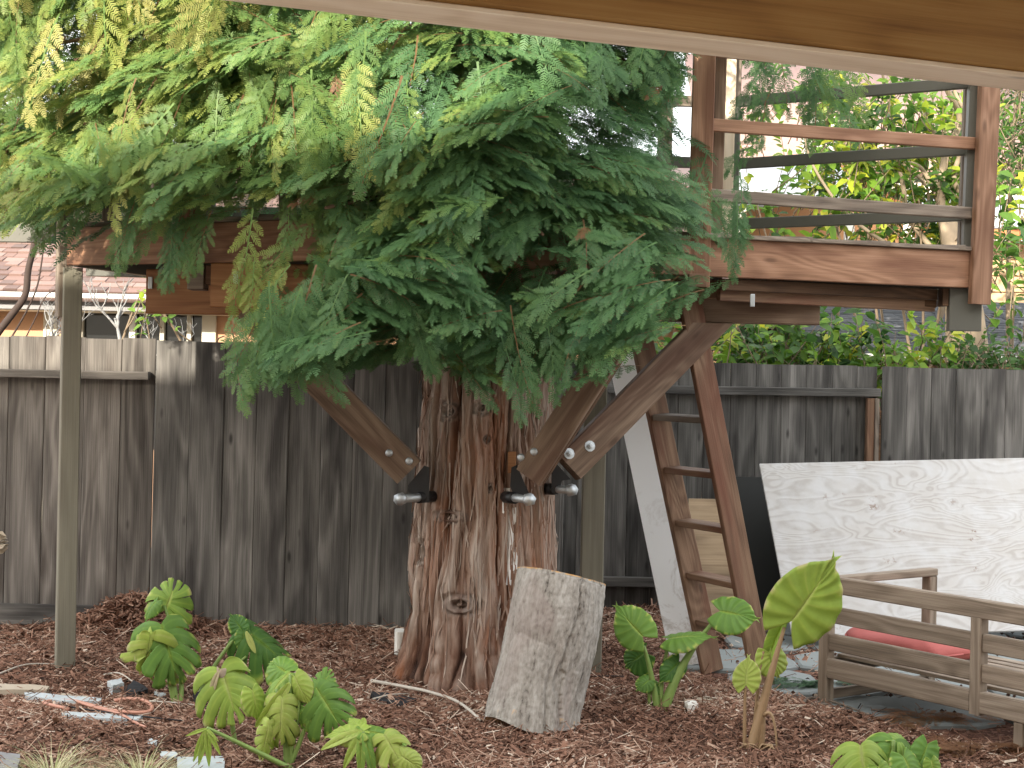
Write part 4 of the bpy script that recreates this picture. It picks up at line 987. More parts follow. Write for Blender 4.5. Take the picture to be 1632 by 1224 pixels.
# loose strips of bark lifting off the trunk, one joined part
acc = Acc(); g = np.random.default_rng(4)
for i in range(520):
    t = g.uniform(-1.6, 1.6); z = g.uniform(.1, 1.95); L = g.uniform(.10, .42); w = g.uniform(.0015, .006)
    zi = min(NZ - 31, int((z + .06) / 2.31 * (NZ - 30))); ti = int((t % (2 * np.pi)) / (2 * np.pi) * NTH)
    pts = []
    n_ = 6
    drift = g.normal(0, .06)
    for k in range(n_):
        s = k / (n_ - 1); zc = z + L * s; zi2 = min(NZ - 31, int((zc + .06) / 2.31 * (NZ - 30))); tt = t + drift * s; ti2 = int((tt % (2 * np.pi)) / (2 * np.pi) * NTH)
        r = R[zi2, ti2] + .004 + .012 * abs(2 * s - 1) ** 3 * g.uniform(.0, 1); ww = w * (1 - abs(2 * s - 1) ** 6 * .7) / r
        kk = g.normal(0, .004); tt += kk; pts += [(math.sin(tt - ww) * r, -math.cos(tt - ww) * r * .97, zc), (math.sin(tt + ww) * (r + .003), -math.cos(tt + ww) * (r + .003) * .97, zc)]
    acc.add(pts, [(2 * k, 2 * k + 1, 2 * k + 3, 2 * k + 2) for k in range(n_ - 1)], float(g.uniform(.45, 1)))
me = acc.mesh('bark_strips', M['bark']); tag(obj('bark_strips', me, TR, Matrix.Translation((TX, TY, 0))), kind='stuff')

# ------------------------------------------------------------------ cut log leaning on the trunk
def log_mat():
    m, nt, b = newmat('grey_log_bark'); v, _ = ocoord(nt, (22, 22, 3.2), False); n = noise(nt, v, 1.0, 7, .68, .6)
    v2, _ = ocoord(nt, (4, 4, 1.3), False); n2 = noise(nt, v2, 1.0, 5, .6, .5)
    v3, _ = ocoord(nt, (60, 60, 30), False); n3 = noise(nt, v3, 1.0, 4, .6)
    f = mth(nt, 'ADD', mth(nt, 'MULTIPLY', n, .55), mth(nt, 'MULTIPLY', n3, .45))
    r = ramp(nt, f, [(.36, (.06, .05, .042)), (.43, (.22, .2, .175)), (.55, (.34, .32, .29)), (.7, (.46, .44, .41))])
    d = ramp(nt, n2, [(.52, (0, 0, 0)), (.64, (1, 1, 1))])
    c = mixc(nt, mth(nt, 'MULTIPLY', d.outputs[0], .5), r.outputs[0], (.26, .21, .19))
    a = nt.nodes.new('ShaderNodeAttribute'); a.attribute_name = 'tint'
    w = ramp(nt, mth(nt, 'ADD', a.outputs['Fac'], mth(nt, 'MULTIPLY', mth(nt, 'SUBTRACT', n, .5), 1.2)), [(.5, (0, 0, 0)), (.62, (1, 1, 1))])
    c = mixc(nt, w.outputs[0], c, mixc(nt, n3, (.35, .16, .04), (.66, .46, .24)))
    nt.links.new(c, b.inputs['Base Color']); b.inputs['Roughness'].default_value = .85; bump(nt, b, f, .6, .01); return m
M['log'] = log_mat()
lb = P(852, 1163, 7.16); lt = P(893, 918, 7.34)
nT, nZ = 200, 130; th2 = np.linspace(0, 2 * np.pi, nT, endpoint=False); s2_ = np.linspace(0, 1, nZ)
T2, S2 = np.meshgrid(th2, s2_); u2 = T2 / (2 * np.pi)
w2 = u2 + (vnoise(u2 * 6, S2 * 4, 61, 6) - .5) * .05
rel = .018 * plate(w2 * 15, S2 * 1.3, 62, 15, .25) + .008 * rid(w2 * 40, S2 * 7, 63, 40) + .003 * vnoise(u2 * 90, S2 * 60, 64, 90)
crack = -.012 * (np.abs(vnoise(w2 * 9, S2 * 1.3, 65, 9) - .5) < .02)
Rl = .187 + .012 * np.cos(2 * T2 + 1.0) + .02 * (S2 < .3) * (.3 - S2) + .012 * np.sin(S2 * 6 + T2) + rel + crack + .03 * np.exp(-((T2 - 1.7) / .4) ** 2 - ((S2 - .62) / .16) ** 2)
ax = (lt - lb); Ll = ax.length
bend = .02 * np.sin(S2 * np.pi * 1.5 + .4)
top_cut = .010 * np.sin(T2 + .5)
V = np.stack([np.sin(T2) * Rl + bend, -np.cos(T2) * Rl, S2 * Ll + top_cut * (S2 > .97) + .02 * np.sin(T2 * 3) * (S2 < .02)], -1).reshape(-1, 3).tolist()
idx = np.arange(nT * nZ).reshape(nZ, nT); nx2 = np.roll(idx, -1, 1)
Fc = np.stack([idx[:-1], nx2[:-1], nx2[1:], idx[1:]], -1).reshape(-1, 4)
tl_ = np.where(((S2 < .1) & (np.sin(T2 * 4 + 2) > .2)), .42, 0.0); tl_ = np.where((S2 > .985), .56, tl_)
mz = ax.to_track_quat('Z', 'Y').to_matrix().to_4x4(); mz.translation = lb
lg = obj('cut_log', npmesh('cut_log', V, Fc, M['log'], {'tint': tl_.ravel()}, smooth=True), None, mz)
# the track quaternion may spin the section; harmless for a round log
tag(lg, 'grey cut log section standing on end, leaning beside the redwood trunk', 'log')
m_, nt_, b_ = newmat('sawn_log_end'); v_, _ = ocoord(nt_, (1, 1, 1), False)
wv = nt_.nodes.new('ShaderNodeTexWave'); wv.wave_type = 'RINGS'; wv.rings_direction = 'Z'; wv.inputs['Scale'].default_value = 24; wv.inputs['Distortion'].default_value = 2
nt_.links.new(v_, wv.inputs[0]); nt_.links.new(ramp(nt_, wv.outputs['Fac'], [(0, (.4, .25, .13)), (1, (.58, .4, .23))]).outputs[0], b_.inputs['Base Color']); b_.inputs['Roughness'].default_value = .8
for s, nm in ((nZ - 1, 1), (0, -1)):
    ringv = np.array(V).reshape(nZ, nT, 3)[s]; c = ringv.mean(0)
    VV = np.concatenate([ringv * [1.003, 1.003, 1], ringv * [.5, .5, 1] + [0, 0, nm * .002], [c + [0, 0, nm * .003]]]); ff = []
    for i in range(nT):
        j = (i + 1) % nT; ff.append((i, j, nT + j, nT + i))
    bmx = [(nT + i, nT + (i + 1) % nT, nT + (i + 2) % nT, 2 * nT) for i in range(0, nT, 2)]
    obj('sawn_face', npmesh('sawn_face', VV, ff + bmx, m_), lg, mz)

# ------------------------------------------------------------------ big leaves
LS = [(0, (.03, .1, .028)), (.3, (.09, .225, .05)), (.55, (.22, .39, .075)), (.75, (.42, .55, .11)), (.88, (.55, .6, .2)), (1, (.58, .47, .36))]
M['leaf'] = foliage('big_leaf', LS, .42, .45)
M['petiole'] = plain('green_leaf_stalk', (.2, .3, .08), .5, nz=.15, nscale=12, bs=.2)
M['petiole_brown'] = plain('brown_leaf_stalk', (.3, .2, .11), .6, nz=.2, nscale=12, bs=.3)
def leaf_data(L, Wd, kind, seed, droop, tint, fold=.25, sides=(1, 1)):
    wrr = Wd / L
    g = random.Random(seed); V = []; Fc = []; A = []
    mon = kind == 'monstera'
    ns, ntc = (110, 8) if mon else (40, 8)
    nf = 5
    for sd in (0, 1):
        if not sides[sd]: continue
        sg = (1, -1)[sd]; base = len(V); curl = [g.uniform(-.5, 1.0) for _ in range(nf + 1)]; nd = [g.uniform(.38, .7) for _ in range(nf + 1)]
        skip = []; bn = [g.random() for _ in range(25)]; tz = [g.gauss(0, .22) for _ in range(nf + 1)]; tw_ = [g.uniform(.82, 1.1) for _ in range(nf + 1)]; narrow = wrr < .3
        for i in range(ns + 1):
            s = i / ns
            if mon:
                phi = math.radians(142 - 120 * s ** .8); ell = Wd * (.86 + .42 * math.sin(math.pi * min(1, s * 1.15))) * (1 - .35 * s ** 4)
                root = .82 * L * s ** 1.05
                if s < .04: ell *= .75 + s * 6
            elif narrow:
                phi = math.radians(70 - 45 * s); root = .96 * L * s; ell = Wd * math.sin(math.pi * min(1, s * .93 + .05)) ** .7 * .9
            else:
                phi = math.radians(150 - 149 * s ** .8); root = .72 * L * s
                ell = Wd * (.80 + .35 * math.sin(math.pi * min(1, s * 1.25))) * (1 - .5 * s ** 3) + .28 * L * s ** 4 * .8
            ph = s * nf; k = int(min(ph, nf - .001)); fr = ph - k
            ell *= tw_[k] if mon else 1; notch = mon and s < .97 and s > .05 and (fr > .93 - .05 * (k % 2) or fr < .03)
            skip.append((notch, nd[k]))
            for j in range(ntc + 1):
                t = j / ntc; e = ell * (1 - (.10 * (2 * fr - .9) ** 2 if mon else .010 * (1 - math.cos(2 * math.pi * s * 7)) * t))
                a = phi - .25 * t * (1 if mon else .8)
                x = root + math.cos(a) * e * t; y = math.sin(a) * e * t
                z = fold * y * 1.0 - droop * (y * y / Wd) * (1.1 if mon else .8) - droop * .5 * max(0, x) ** 2 / L
                if mon: z += -curl[k] * .6 * e * t ** 3 * max(0, droop) + tz[k] * e * t ** 1.5 * (.4 + droop) - .05 * e * t * (2 * fr - .9) ** 2
                elif narrow: z += fold * abs(y)
                else: z += .006 * Wd / .12 * math.cos(2 * math.pi * s * 7) * t * (1 - .2 * t)
                V.append((x, sg * y, z))
                vein = max(0, 1 - t * 9) * .22 + ((.09 * max(0, 1 - abs(fr - .45) * 9)) if mon else .09 * max(0, math.cos(2 * math.pi * s * 7)) ** 6)
                tv = min(.84, tint + vein + g.uniform(-.01, .01)) if tint < .84 else tint
                if t > .93 and s > .05 and bn[int(s * 23)] > .62: tv = .97
                elif t > .8 and bn[int(s * 23)] > .8: tv = max(tv, .8)
                A.append(tv)
        w = ntc + 1
        for i in range(ns):
            for j in range(ntc):
                if (skip[i][0] or skip[i + 1][0]) and j / ntc > skip[i][1] * 1.0: continue
                q = (base + i * w + j, base + (i + 1) * w + j, base + (i + 1) * w + j + 1, base + i * w + j + 1)
                Fc.append(q if sg > 0 else q[::-1])
    return V, Fc, A
def leaf(parent, junc, tip, nrm_, wr, kind, tint, droop=.35, fold=.2, seed=0, label=None, sides=(1, 1)):
    junc, tip = Vector(junc), Vector(tip); droop *= 1.6; tint = tint if tint > .8 else min(.78, tint + .1); t = (tip - junc); L = t.length; t.normalize(); n = Vector(nrm_); n = (n - t * n.dot(t)).normalized(); b = n.cross(t)
    m = Matrix((t, b, n)).transposed().to_4x4(); m.translation = junc
    L = L / (.97 if kind == 'monstera' else 1.0)
    V, Fc, A = leaf_data(L, L * wr, kind, seed, droop, tint, fold, sides)
    gr = random.Random(seed + 7); dn = m.to_3x3().inverted() @ Vector((0, 0, -1)); kx = (.55 if kind == 'monstera' else .18); sk = gr.uniform(-.25, .25); V2 = []
    for (x, y, z) in V:
        r2_ = (y * y * (1.25 if y > 0 else .8) + (max(0, -x) ** 2)) / L; y2 = y * (1 + .18 * sk * (1 if y > 0 else -1)) + sk * .35 * x * abs(x) / L
        d_ = kx * r2_ * gr.uniform(.995, 1.005); V2.append((x + dn.x * d_, y2 + dn.y * d_ * .9, z + dn.z * d_ + sk * .4 * y))
    V = V2
    o = obj('leaf', npmesh('leaf', V, Fc, M['leaf'], {'tint': A}, smooth=True), parent, m)
    so = o.modifiers.new('thickness', 'SOLIDIFY'); so.thickness = .0012
    # midrib
    if label: o['label'] = label
    return o
def stalk(parent, pts, r0, r1, mat='petiole', name='stem'):
    n = len(pts); return tube(name, pts, [r0 + (r1 - r0) * i / (n - 1) for i in range(n)], M[mat], parent, 8)
# monstera at the left
def ground_plant(name, px, py, label, cat):
    b0 = G(px, py); b0.z = float(gz(b0.x, b0.y)); return thing(name, label, cat, tuple(b0)), b0
C_ = (0, -1, .15)
mA, b0 = ground_plant('monstera_plant', 282, 1122, 'split leaf plant nearest the left post, with drooping green and yellow leaves', 'plant'); y0 = b0.y
def pp(x, y, dy=0.0): return P(x, y, y0 + dy)
stalk(mA, bez(b0 + Vector((0, 0, -.02)), pp(270, 1040), pp(258, 1002, -.03)), .017, .008)
stalk(mA, bez(b0 + Vector((.01, 0, -.02)), pp(300, 1075, .04), pp(262, 965, .06)), .014, .007)
stalk(mA, bez(b0 + Vector((-.01, 0, -.02)), pp(268, 1060), pp(240, 1008, -.05)), .012, .006)
leaf(mA, pp(257, 995, -.04), pp(281, 1080, -.10), (.25, -1, .15), .52, 'monstera', .34, .3, .25, 3)
leaf(mA, pp(243, 1008, -.06), pp(222, 1090, -.06), (-.35, -1, .1), .5, 'monstera', .66, .7, .4, 5, 'yellowing drooping leaf')
leaf(mA, pp(264, 972, .06), pp(279, 938, .08), (.2, -1, .2), .95, 'monstera', .52, .25, .1, 8)
leaf(mA, pp(250, 958, .03), pp(222, 984, 0), (-.2, -.6, .9), .35, 'ear', .34, .6, .3, 9)
leaf(mA, pp(240, 1010, -.08), pp(236, 1082, -.1), (.5, -1, 0), .3, 'monstera', .72, .8, .3, 11)
mB, b0 = ground_plant('monstera_plant', 312, 1112, 'split leaf plant with a long leaning stalk and dark green leaf before the fence', 'plant'); y0 = b0.y
stalk(mB, bez(b0 + Vector((0, 0, -.02)), pp(345, 1045, .02), pp(387, 1004, .06)), .013, .007)
stalk(mB, bez(b0 + Vector((0, 0, -.02)), pp(360, 1075), pp(392, 1046, .0)), .009, .006)
leaf(mB, pp(388, 1003, .05), pp(452, 1045, .02), (.1, -.8, .7), .52, 'monstera', .24, .4, .15, 12)
leaf(mB, pp(386, 1004, .05), pp(368, 979, .07), (-.2, -1, .2), .5, 'ear', .2, .2, .2, 13)
leaf(mB, pp(392, 1006, .02), pp(407, 1040, -.02), (-.3, -1, .3), .24, 'ear', .86, .2, .1, 14, 'pale folded leaf underside')
leaf(mB, pp(388, 1008, .03), pp(388, 1045, .0), (.4, -1, .1), .38, 'ear', .26, .3, .2, 15)
leaf(mB, pp(340, 1072, .0), pp(310, 1074, -.02), (0, -.4, 1), .2, 'ear', .26, .3, .1, 16)
mC, b0 = ground_plant('monstera_plant', 376, 1188, 'wilted split leaf plant with one yellow green leaf and a withered tan leaf', 'plant'); y0 = b0.y
stalk(mC, bez(b0 + Vector((0, 0, -.02)), pp(368, 1130), pp(353, 1066, -.02)), .012, .008)
leaf(mC, pp(352, 1066, -.05), pp(378, 1140, -.12), (.1, -1, .1), .55, 'monstera', .58, .3, .15, 21)
leaf(mC, pp(350, 1068, -.06), pp(332, 1150, -.08), (-.5, -1, .1), .17, 'monstera', 1.0, .9, .4, 22, 'withered tan leaf')
leaf(mC, pp(358, 1062, -.02), pp(398, 1058, -.02), (0, -.6, .9), .2, 'ear', .95, .5, .3, 23, 'dry curled leaf edge')
leaf(mC, pp(349, 1070, -.07), pp(326, 1118, -.09), (-.5, -1, .1), .2, 'ear', .97, .6, .3, 24)
mD, b0 = ground_plant('monstera_plant', 462, 1222, 'bushy split leaf plant with several stalks, centre of the left planting', 'plant'); y0 = b0.y
for (tx, ty, r) in ((440, 1098, .012), (462, 1075, .012), (503, 1105, .012), (452, 1120, .01), (478, 1100, .01)):
    stalk(mD, bez(b0 + Vector((rnd.uniform(-.02, .02), 0, -.02)), pp((tx + 465) / 2 + 4, 1165), pp(tx, ty, -.02)), r, .006)
leaf(mD, pp(462, 1072, .02), pp(425, 1100, -.06), (-.1, -.8, .7), .62, 'monstera', .5, .6, .2, 31)
leaf(mD, pp(455, 1070, .03), pp(432, 1055, .05), (-.2, -.7, .6), .9, 'ear', .42, .5, .3, 32)
leaf(mD, pp(462, 1088, -.04), pp(410, 1165, -.10), (.4, -1, .2), .2, 'ear', .8, .4, .3, 33)
leaf(mD, pp(450, 1112, -.06), pp(446, 1185, -.12), (.1, -1, .1), .42, 'monstera', .68, .5, .2, 34, 'lime yellow drooping leaf')
leaf(mD, pp(430, 1148, -.08), pp(415, 1218, -.12), (.2, -1, .1), .22, 'monstera', .7, .6, .2, 35)
leaf(mD, pp(402, 1100, -.02), pp(415, 1145, -.05), (.3, -1, .1), .4, 'ear', .6, .6, .3, 36)
leaf(mD, pp(470, 1078, -.02), pp(484, 1120, -.08), (-.3, -1, .2), .4, 'ear', .64, .7, .3, 37)
leaf(mD, pp(505, 1098, -.02), pp(545, 1160, -.06), (.0, -1, .25), .55, 'monstera', .36, .25, .12, 38)
leaf(mD, pp(503, 1098, -.02), pp(530, 1072, .02), (-.1, -1, .3), .55, 'monstera', .4, .2, .1, 39)
leaf(mD, pp(490, 1130, -.02), pp(500, 1170, -.05), (-.2, -1, .2), .5, 'ear', .4, .4, .2, 40)
stalk(mD, bez(b0 + Vector((.02, -.05, 0)), pp(405, 1195, -.1), pp(330, 1160, -.2)), .013, .007)
for k, (tx, ty) in enumerate(((298, 1172), (305, 1215), (318, 1222), (336, 1222), (352, 1200), (345, 1178))):
    leaf(mD, pp(329, 1161, -.2), pp(tx, ty, -.24), (.2, -1, .5), .16, 'ear', .62, .5, .3, 50 + k)
mE, b0 = ground_plant('monstera_plant', 592, 1250, 'light green split leaf plant with fingered leaves radiating, cut by the bottom edge', 'plant'); y0 = b0.y
stalk(mE, bez(b0 + Vector((0, 0, -.02)), pp(590, 1200), pp(578, 1166, -.03)), .014, .008)
for k, (tx, ty, dy, w, tn) in enumerate(((506, 1188, -.05, .2, .7), (512, 1160, 0, .3, .62), (555, 1132, .05, .3, .6), (583, 1132, .06, .2, .62), (606, 1150, .03, .25, .56), (640, 1165, 0, .3, .44), (545, 1222, -.1, .2, .62), (570, 1236, -.12, .2, .5), (600, 1232, -.12, .2, .42))):
    leaf(mE, pp(578, 1166, -.03), pp(tx, ty, dy), (.05, -.8, .7), w, 'ear', tn, .5, .3, 60 + k)
leaf(mE, pp(612, 1170, -.05), pp(640, 1222, -.12), (.1, -1, .3), .42, 'monstera', .8, .3, .1, 70, 'pale green curled leaf')
leaf(mE, pp(640, 1205, -.08), pp(668, 1225, -.1), (.1, -1, .4), .6, 'ear', .74, .4, .2, 71)
leaf(mE, pp(630, 1185, 0), pp(655, 1180, .02), (0, -.8, .6), .3, 'ear', .5, .4, .3, 72)
mF, b0 = ground_plant('monstera_plant', 1425, 1262, 'split leaf plant at the bottom right corner in front of the paving', 'plant'); y0 = b0.y
stalk(mF, bez(b0 + Vector((0, 0, -.02)), pp(1423, 1220), pp(1424, 1180, .0)), .011, .007)
stalk(mF, bez(b0 + Vector((0, 0, -.02)), pp(1400, 1220), pp(1371, 1190, -.05)), .011, .007)
stalk(mF, bez(b0 + Vector((0, 0, -.02)), pp(1478, 1222), pp(1483, 1192, 0)), .009, .005)
leaf(mF, pp(1371, 1188, -.06), pp(1380, 1240, -.14), (-.2, -.8, .6), .85, 'monstera', .6, .35, .1, 81)
leaf(mF, pp(1424, 1180, .02), pp(1415, 1228, -.05), (0, -.8, .6), .85, 'monstera', .36, .35, .12, 82)
leaf(mF, pp(1430, 1182, .02), pp(1446, 1170, .06), (.1, -.8, .5), .9, 'ear', .5, .6, .3, 83)
leaf(mF, pp(1440, 1206, -.08), pp(1462, 1245, -.14), (.1, -.9, .6), .6, 'ear', .38, .3, .2, 84)
leaf(mF, pp(1478, 1186, -.02), pp(1458, 1240, -.08), (-.3, -1, .2), .35, 'ear', .32, .3, .4, 85)
leaf(mF, pp(1484, 1192, -.02), pp(1502, 1188, 0), (.1, -.5, .9), .3, 'ear', .5, .4, .2, 86)
leaf(mF, pp(1484, 1212, -.08), pp(1492, 1240, -.1), (.1, -1, .3), .5, 'ear', .5, .3, .2, 87)
leaf(mF, pp(1400, 1222, -.12), pp(1412, 1245, -.14), (0, -.8, .6), .8, 'ear', .5, .3, .2, 88)
# elephant ears
eA, b0 = ground_plant('elephant_ear_plant', 1052, 1137, 'elephant ear plant with broad green leaves in front of the white plank', 'plant'); y0 = b0.y
stalk(eA, bez(b0 + Vector((-.01, 0, -.03)), pp(1040, 1075), pp(1026, 1030, -.02)), .020, .009)
stalk(eA, bez(b0 + Vector((.01, 0, -.03)), pp(1080, 1055, 0), pp(1138, 990, .04)), .030, .009)
stalk(eA, bez(b0 + Vector((0, 0, -.03)), pp(1053, 1070, .04), pp(1066, 1025, .05)), .014, .007)
stalk(eA, bez(b0 + Vector((-.05, 0, -.03)), pp(1034, 1105), pp(1034, 1085, 0)), .010, .006)
leaf(eA, pp(1024, 1014, -.03), pp(979, 968, .04), (-.15, -1, .35), .46, 'ear', .42, .15, .12, 101)
leaf(eA, pp(1148, 974, .0), pp(1203, 982, -.06), (.05, -1, .45), .55, 'ear', .36, .12, .1, 102)
leaf(eA, pp(1066, 1018, .02), pp(1132, 1003, -.05), (.05, -.45, 1), .36, 'ear', .4, .35, .1, 103)
leaf(eA, pp(1026, 1042, .04), pp(998, 1060, .06), (-.1, -1, .2), .7, 'ear', .22, .2, .1, 104)
leaf(eA, pp(1082, 1055, .02), pp(1052, 1086, -.03), (-.1, -1, .3), .4, 'ear', .2, .3, .3, 105)
leaf(eA, pp(1034, 1084, -.02), pp(1018, 1098, -.05), (-.1, -.8, .5), .6, 'ear', .3, .3, .2, 106)
leaf(eA, pp(1040, 1090, .03), pp(1050, 1104, 0), (-.1, -.8, .5), .6, 'ear', .3, .3, .2, 107)
eB, b0 = ground_plant('elephant_ear_plant', 1198, 1193, 'elephant ear plant with one huge yellow green leaf pointing up beside the bench', 'plant'); y0 = b0.y
stalk(eB, bez(b0 + Vector((-.01, 0, -.03)), pp(1222, 1095), pp(1250, 1000, -.02), 14), .030, .008, 'petiole_brown')
stalk(eB, bez(b0 + Vector((.03, .01, -.03)), pp(1215, 1140), pp(1212, 1118, 0)), .028, .016, 'petiole_brown', 'sheath')
stalk(eB, bez(b0 + Vector((-.03, .0, -.03)), pp(1186, 1140), pp(1188, 1096, -.02)), .010, .006, 'petiole_brown')
stalk(eB, bez(pp(1218, 1140, -.02), pp(1236, 1120, -.05), pp(1238, 1198, -.06), 12), .009, .004, 'petiole_brown')
stalk(eB, bez(b0 + Vector((.01, 0.03, -.03)), pp(1208, 1070, .04), pp(1217, 1038, .05)), .010, .006, 'petiole_brown')
leaf(eB, pp(1262, 985, -.05), pp(1331, 900, -.08), (.25, -1, .1), .40, 'ear', .6, .1, .1, 111, sides=(0, 1)) if False else leaf(eB, pp(1262, 990, -.05), pp(1333, 898, -.10), (.2, -1, .05), .48, 'ear', .6, .08, .06, 111, 'huge yellow green leaf pointing up')
leaf(eB, pp(1258, 978, .0), pp(1205, 1062, .06), (-.75, -1, .15), .24, 'ear', .56, .3, .5, 112)
leaf(eB, pp(1226, 1040, .05), pp(1240, 1074, .03), (.2, -1, .1), .7, 'ear', .66, .2, .1, 113)
leaf(eB, pp(1189, 1092, -.03), pp(1190, 1048, -.03), (0, -1, .1), .48, 'ear', .8, .12, .12, 114, 'small pale upright leaf')
for k in range(7):
    a = b0 + Vector((rnd.uniform(-.05, .08), -.03, .02)); stalk(eB, bez(a, a + Vector((rnd.uniform(-.06, .06), -.02, .05)), a + Vector((rnd.uniform(-.13, .13), -.05, -.01))), .006, .002, 'petiole_brown', 'dry_stalk')
# ------------------------------------------------------------------ redwood foliage
def bough_template(seed, droopy=False):
    """one feathery bough lying along +X, normal +Z: main twig, side branchlets, flat rows of needles (one triangle each)"""
    g = random.Random(seed); V = []; Fc = []; K = []       # K: 0 needle, 1 twig
    def branchlet(o, d, nrm_, L, bend, depth):
        ns = max(6, int(L / .0088)); pts = []; p = Vector(o); d = Vector(d).normalized()
        for i in range(ns + 1):
            pts.append(p.copy()); d = (d + Vector((0, 0, -bend / ns)) + Vector((g.gauss(0, .008), g.gauss(0, .008), 0))).normalized(); p += d * (L / ns)
        # twig
        for i in range(0, ns, 4):
            a, b = pts[i], pts[min(i + 4, ns)]; s = (b - a).cross(Vector((0, 0, 1))).normalized() * .0016
            n0 = len(V); V.extend([a - s, a + s, b]); Fc.append((n0, n0 + 1, n0 + 2)); K.extend([1, 1, 1])
        for i in range(1, ns + 1):
            t = i / ns; a = pts[i]; dd = (pts[i] - pts[i - 1]).normalized(); nn = Vector(nrm_); sd = dd.cross(nn).normalized()
            l = (.017 if depth else .0205) * (math.sin(math.pi * min(1, (t * .80 + .14))) ** .5) * g.uniform(.8, 1.15)
            l = max(l, .005)
            for q in (1, -1):
                ang = math.radians(g.uniform(50, 68)); e = (dd * math.cos(ang) + sd * q * math.sin(ang) + nn * g.uniform(-.12, .2)).normalized()
                w = dd * .0032; n0 = len(V)
                V.extend([a - w, a + w, a + e * l + w * .75, a + e * l - w * .55]); Fc.extend([(n0, n0 + 1, n0 + 2), (n0, n0 + 2, n0 + 3)]); K.extend([-t - .01] * 4)
        n0 = len(V); V.extend([pts[-1] - sd * .003, pts[-1] + sd * .003, pts[-1] + dd * .015]); Fc.append((n0, n0 + 1, n0 + 2)); K.extend([-1, -1, -1])
        return pts
    L = .33 if not droopy else .42; n = 9
    p = Vector((0, 0, 0)); d = Vector((1, 0, .05)); main = []
    for i in range(n + 1):
        main.append((p.copy(), d.normalized())); d = (d + Vector((0, g.gauss(0, .03), -.05))).normalized(); p = p + d * (L / n)
    for i in range(n):
        a, b = main[i][0], main[i + 1][0]; s = (b - a).cross(Vector((0, 0, 1))).normalized() * (.004 * (1 - i / n) + .001); n0 = len(V)
        V.extend([a - s, a + s, b + s * .8, a - s, b + s * .8, b - s * .8]); Fc.extend([(n0, n0 + 1, n0 + 2), (n0 + 3, n0 + 4, n0 + 5)]); K.extend([1] * 6)
    for i in range(1, n + 1):
        t = i / n; o, d = main[i]
        for q in (1, -1):
            if g.random() < .08: continue
            o2 = main[i - 1][0].lerp(o, .5) if q < 0 else o
            ang = math.radians(g.uniform(38, 62) * (1 - .45 * t)); l = (.085 * math.sin(math.pi * (t * .75 + .12)) + .035) * g.uniform(.7, 1.2)
            sd = Vector((0, q, 0)); dd = (d * math.cos(ang) + sd * math.sin(ang) + Vector((0, 0, g.uniform(-.15, .1)))).normalized()
            nr = (Vector((0, 0, 1)) + sd * g.uniform(-.35, .35) + Vector((g.uniform(-.2, .2), 0, 0))).normalized()
            pts = branchlet(o2, dd, nr, l, g.uniform(.05, .4), 0)
            if l > .09 and g.random() < .35:
                m_ = pts[len(pts) // 3]; branchlet(m_, (dd + d * .9).normalized(), nr, l * .5, .2, 1)
    branchlet(main[-1][0], main[-1][1], (0, 0, 1), .075, .3, 0)
    return np.array([tuple(v) for v in V], dtype=np.float32), np.array(Fc, dtype=np.int32), np.array(K, dtype=np.float32)
TMP = [bough_template(100 + i) for i in range(6)] + [bough_template(200 + i, True) for i in range(3)]
CR_V = []; CR_F = []; CR_A = []; CR_n = 0
def put_bough(pos, axis, nrm_, scale, tint, k, spread=1.0):
    global CR_n
    V, Fc, K = TMP[k]; x = Vector(axis).normalized(); z = Vector(nrm_); z = (z - x * z.dot(x)).normalized(); y = z.cross(x)
    Mx = np.array((x, y * spread, z), dtype=np.float32) * scale
    CR_V.append(V @ Mx + np.array(pos, dtype=np.float32)); CR_F.append(Fc + CR_n); CR_n += len(V)
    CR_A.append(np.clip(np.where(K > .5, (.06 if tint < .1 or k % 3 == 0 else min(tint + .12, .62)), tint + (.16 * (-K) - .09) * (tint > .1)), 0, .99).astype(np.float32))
def inpoly(px, py, poly):
    c = False; n = len(poly)
    for i in range(n):
        x0, y0 = poly[i]; x1, y1 = poly[(i + 1) % n]
        if (y0 > py) != (y1 > py) and px < (x1 - x0) * (py - y0) / (y1 - y0) + x0: c = not c
    return c
FP = [(-70, -60), (1150, -60), (1110, 60), (1075, 150), (1068, 230), (1145, 305), (1165, 355), (1145, 392), (1080, 425), (1075, 470), (1020, 500), (985, 540), (950, 585), (890, 585), (815, 595), (735, 590), (700, 550), (620, 545), (560, 570), (520, 575), (440, 585), (380, 590), (395, 555), (440, 500), (430, 440), (500, 420), (520, 365), (455, 320), (400, 310), (350, 325), (290, 365), (240, 350), (150, 312), (110, 300), (60, 335), (0, 360), (-70, 380)]
fg = random.Random(21)
def tint_at(px, py):
    """blue green, yellower to the upper left: aged sprays, plus sunlight put into the tint"""
    yel = max(0.0, min(1.0, (620 - .75 * px - .9 * (py - 120) + 200) / 700.0))  # grows to the upper left, where sunlight is put into the tint
    b = .30 + .26 * yel
    if fg.random() < .10 + .30 * yel: return min(.97, b + fg.uniform(.12, .35))
    return max(.12, min(.95, b + fg.gauss(0, .07)))
cnt = 0; nb = 0
def clump(px, py): return float(vnoise(np.array(px / 120.0), np.array(py / 62.0), 71))
def depth_front(px):
    return 6.62 + .55 * ((px - 600) / 620.0) ** 2
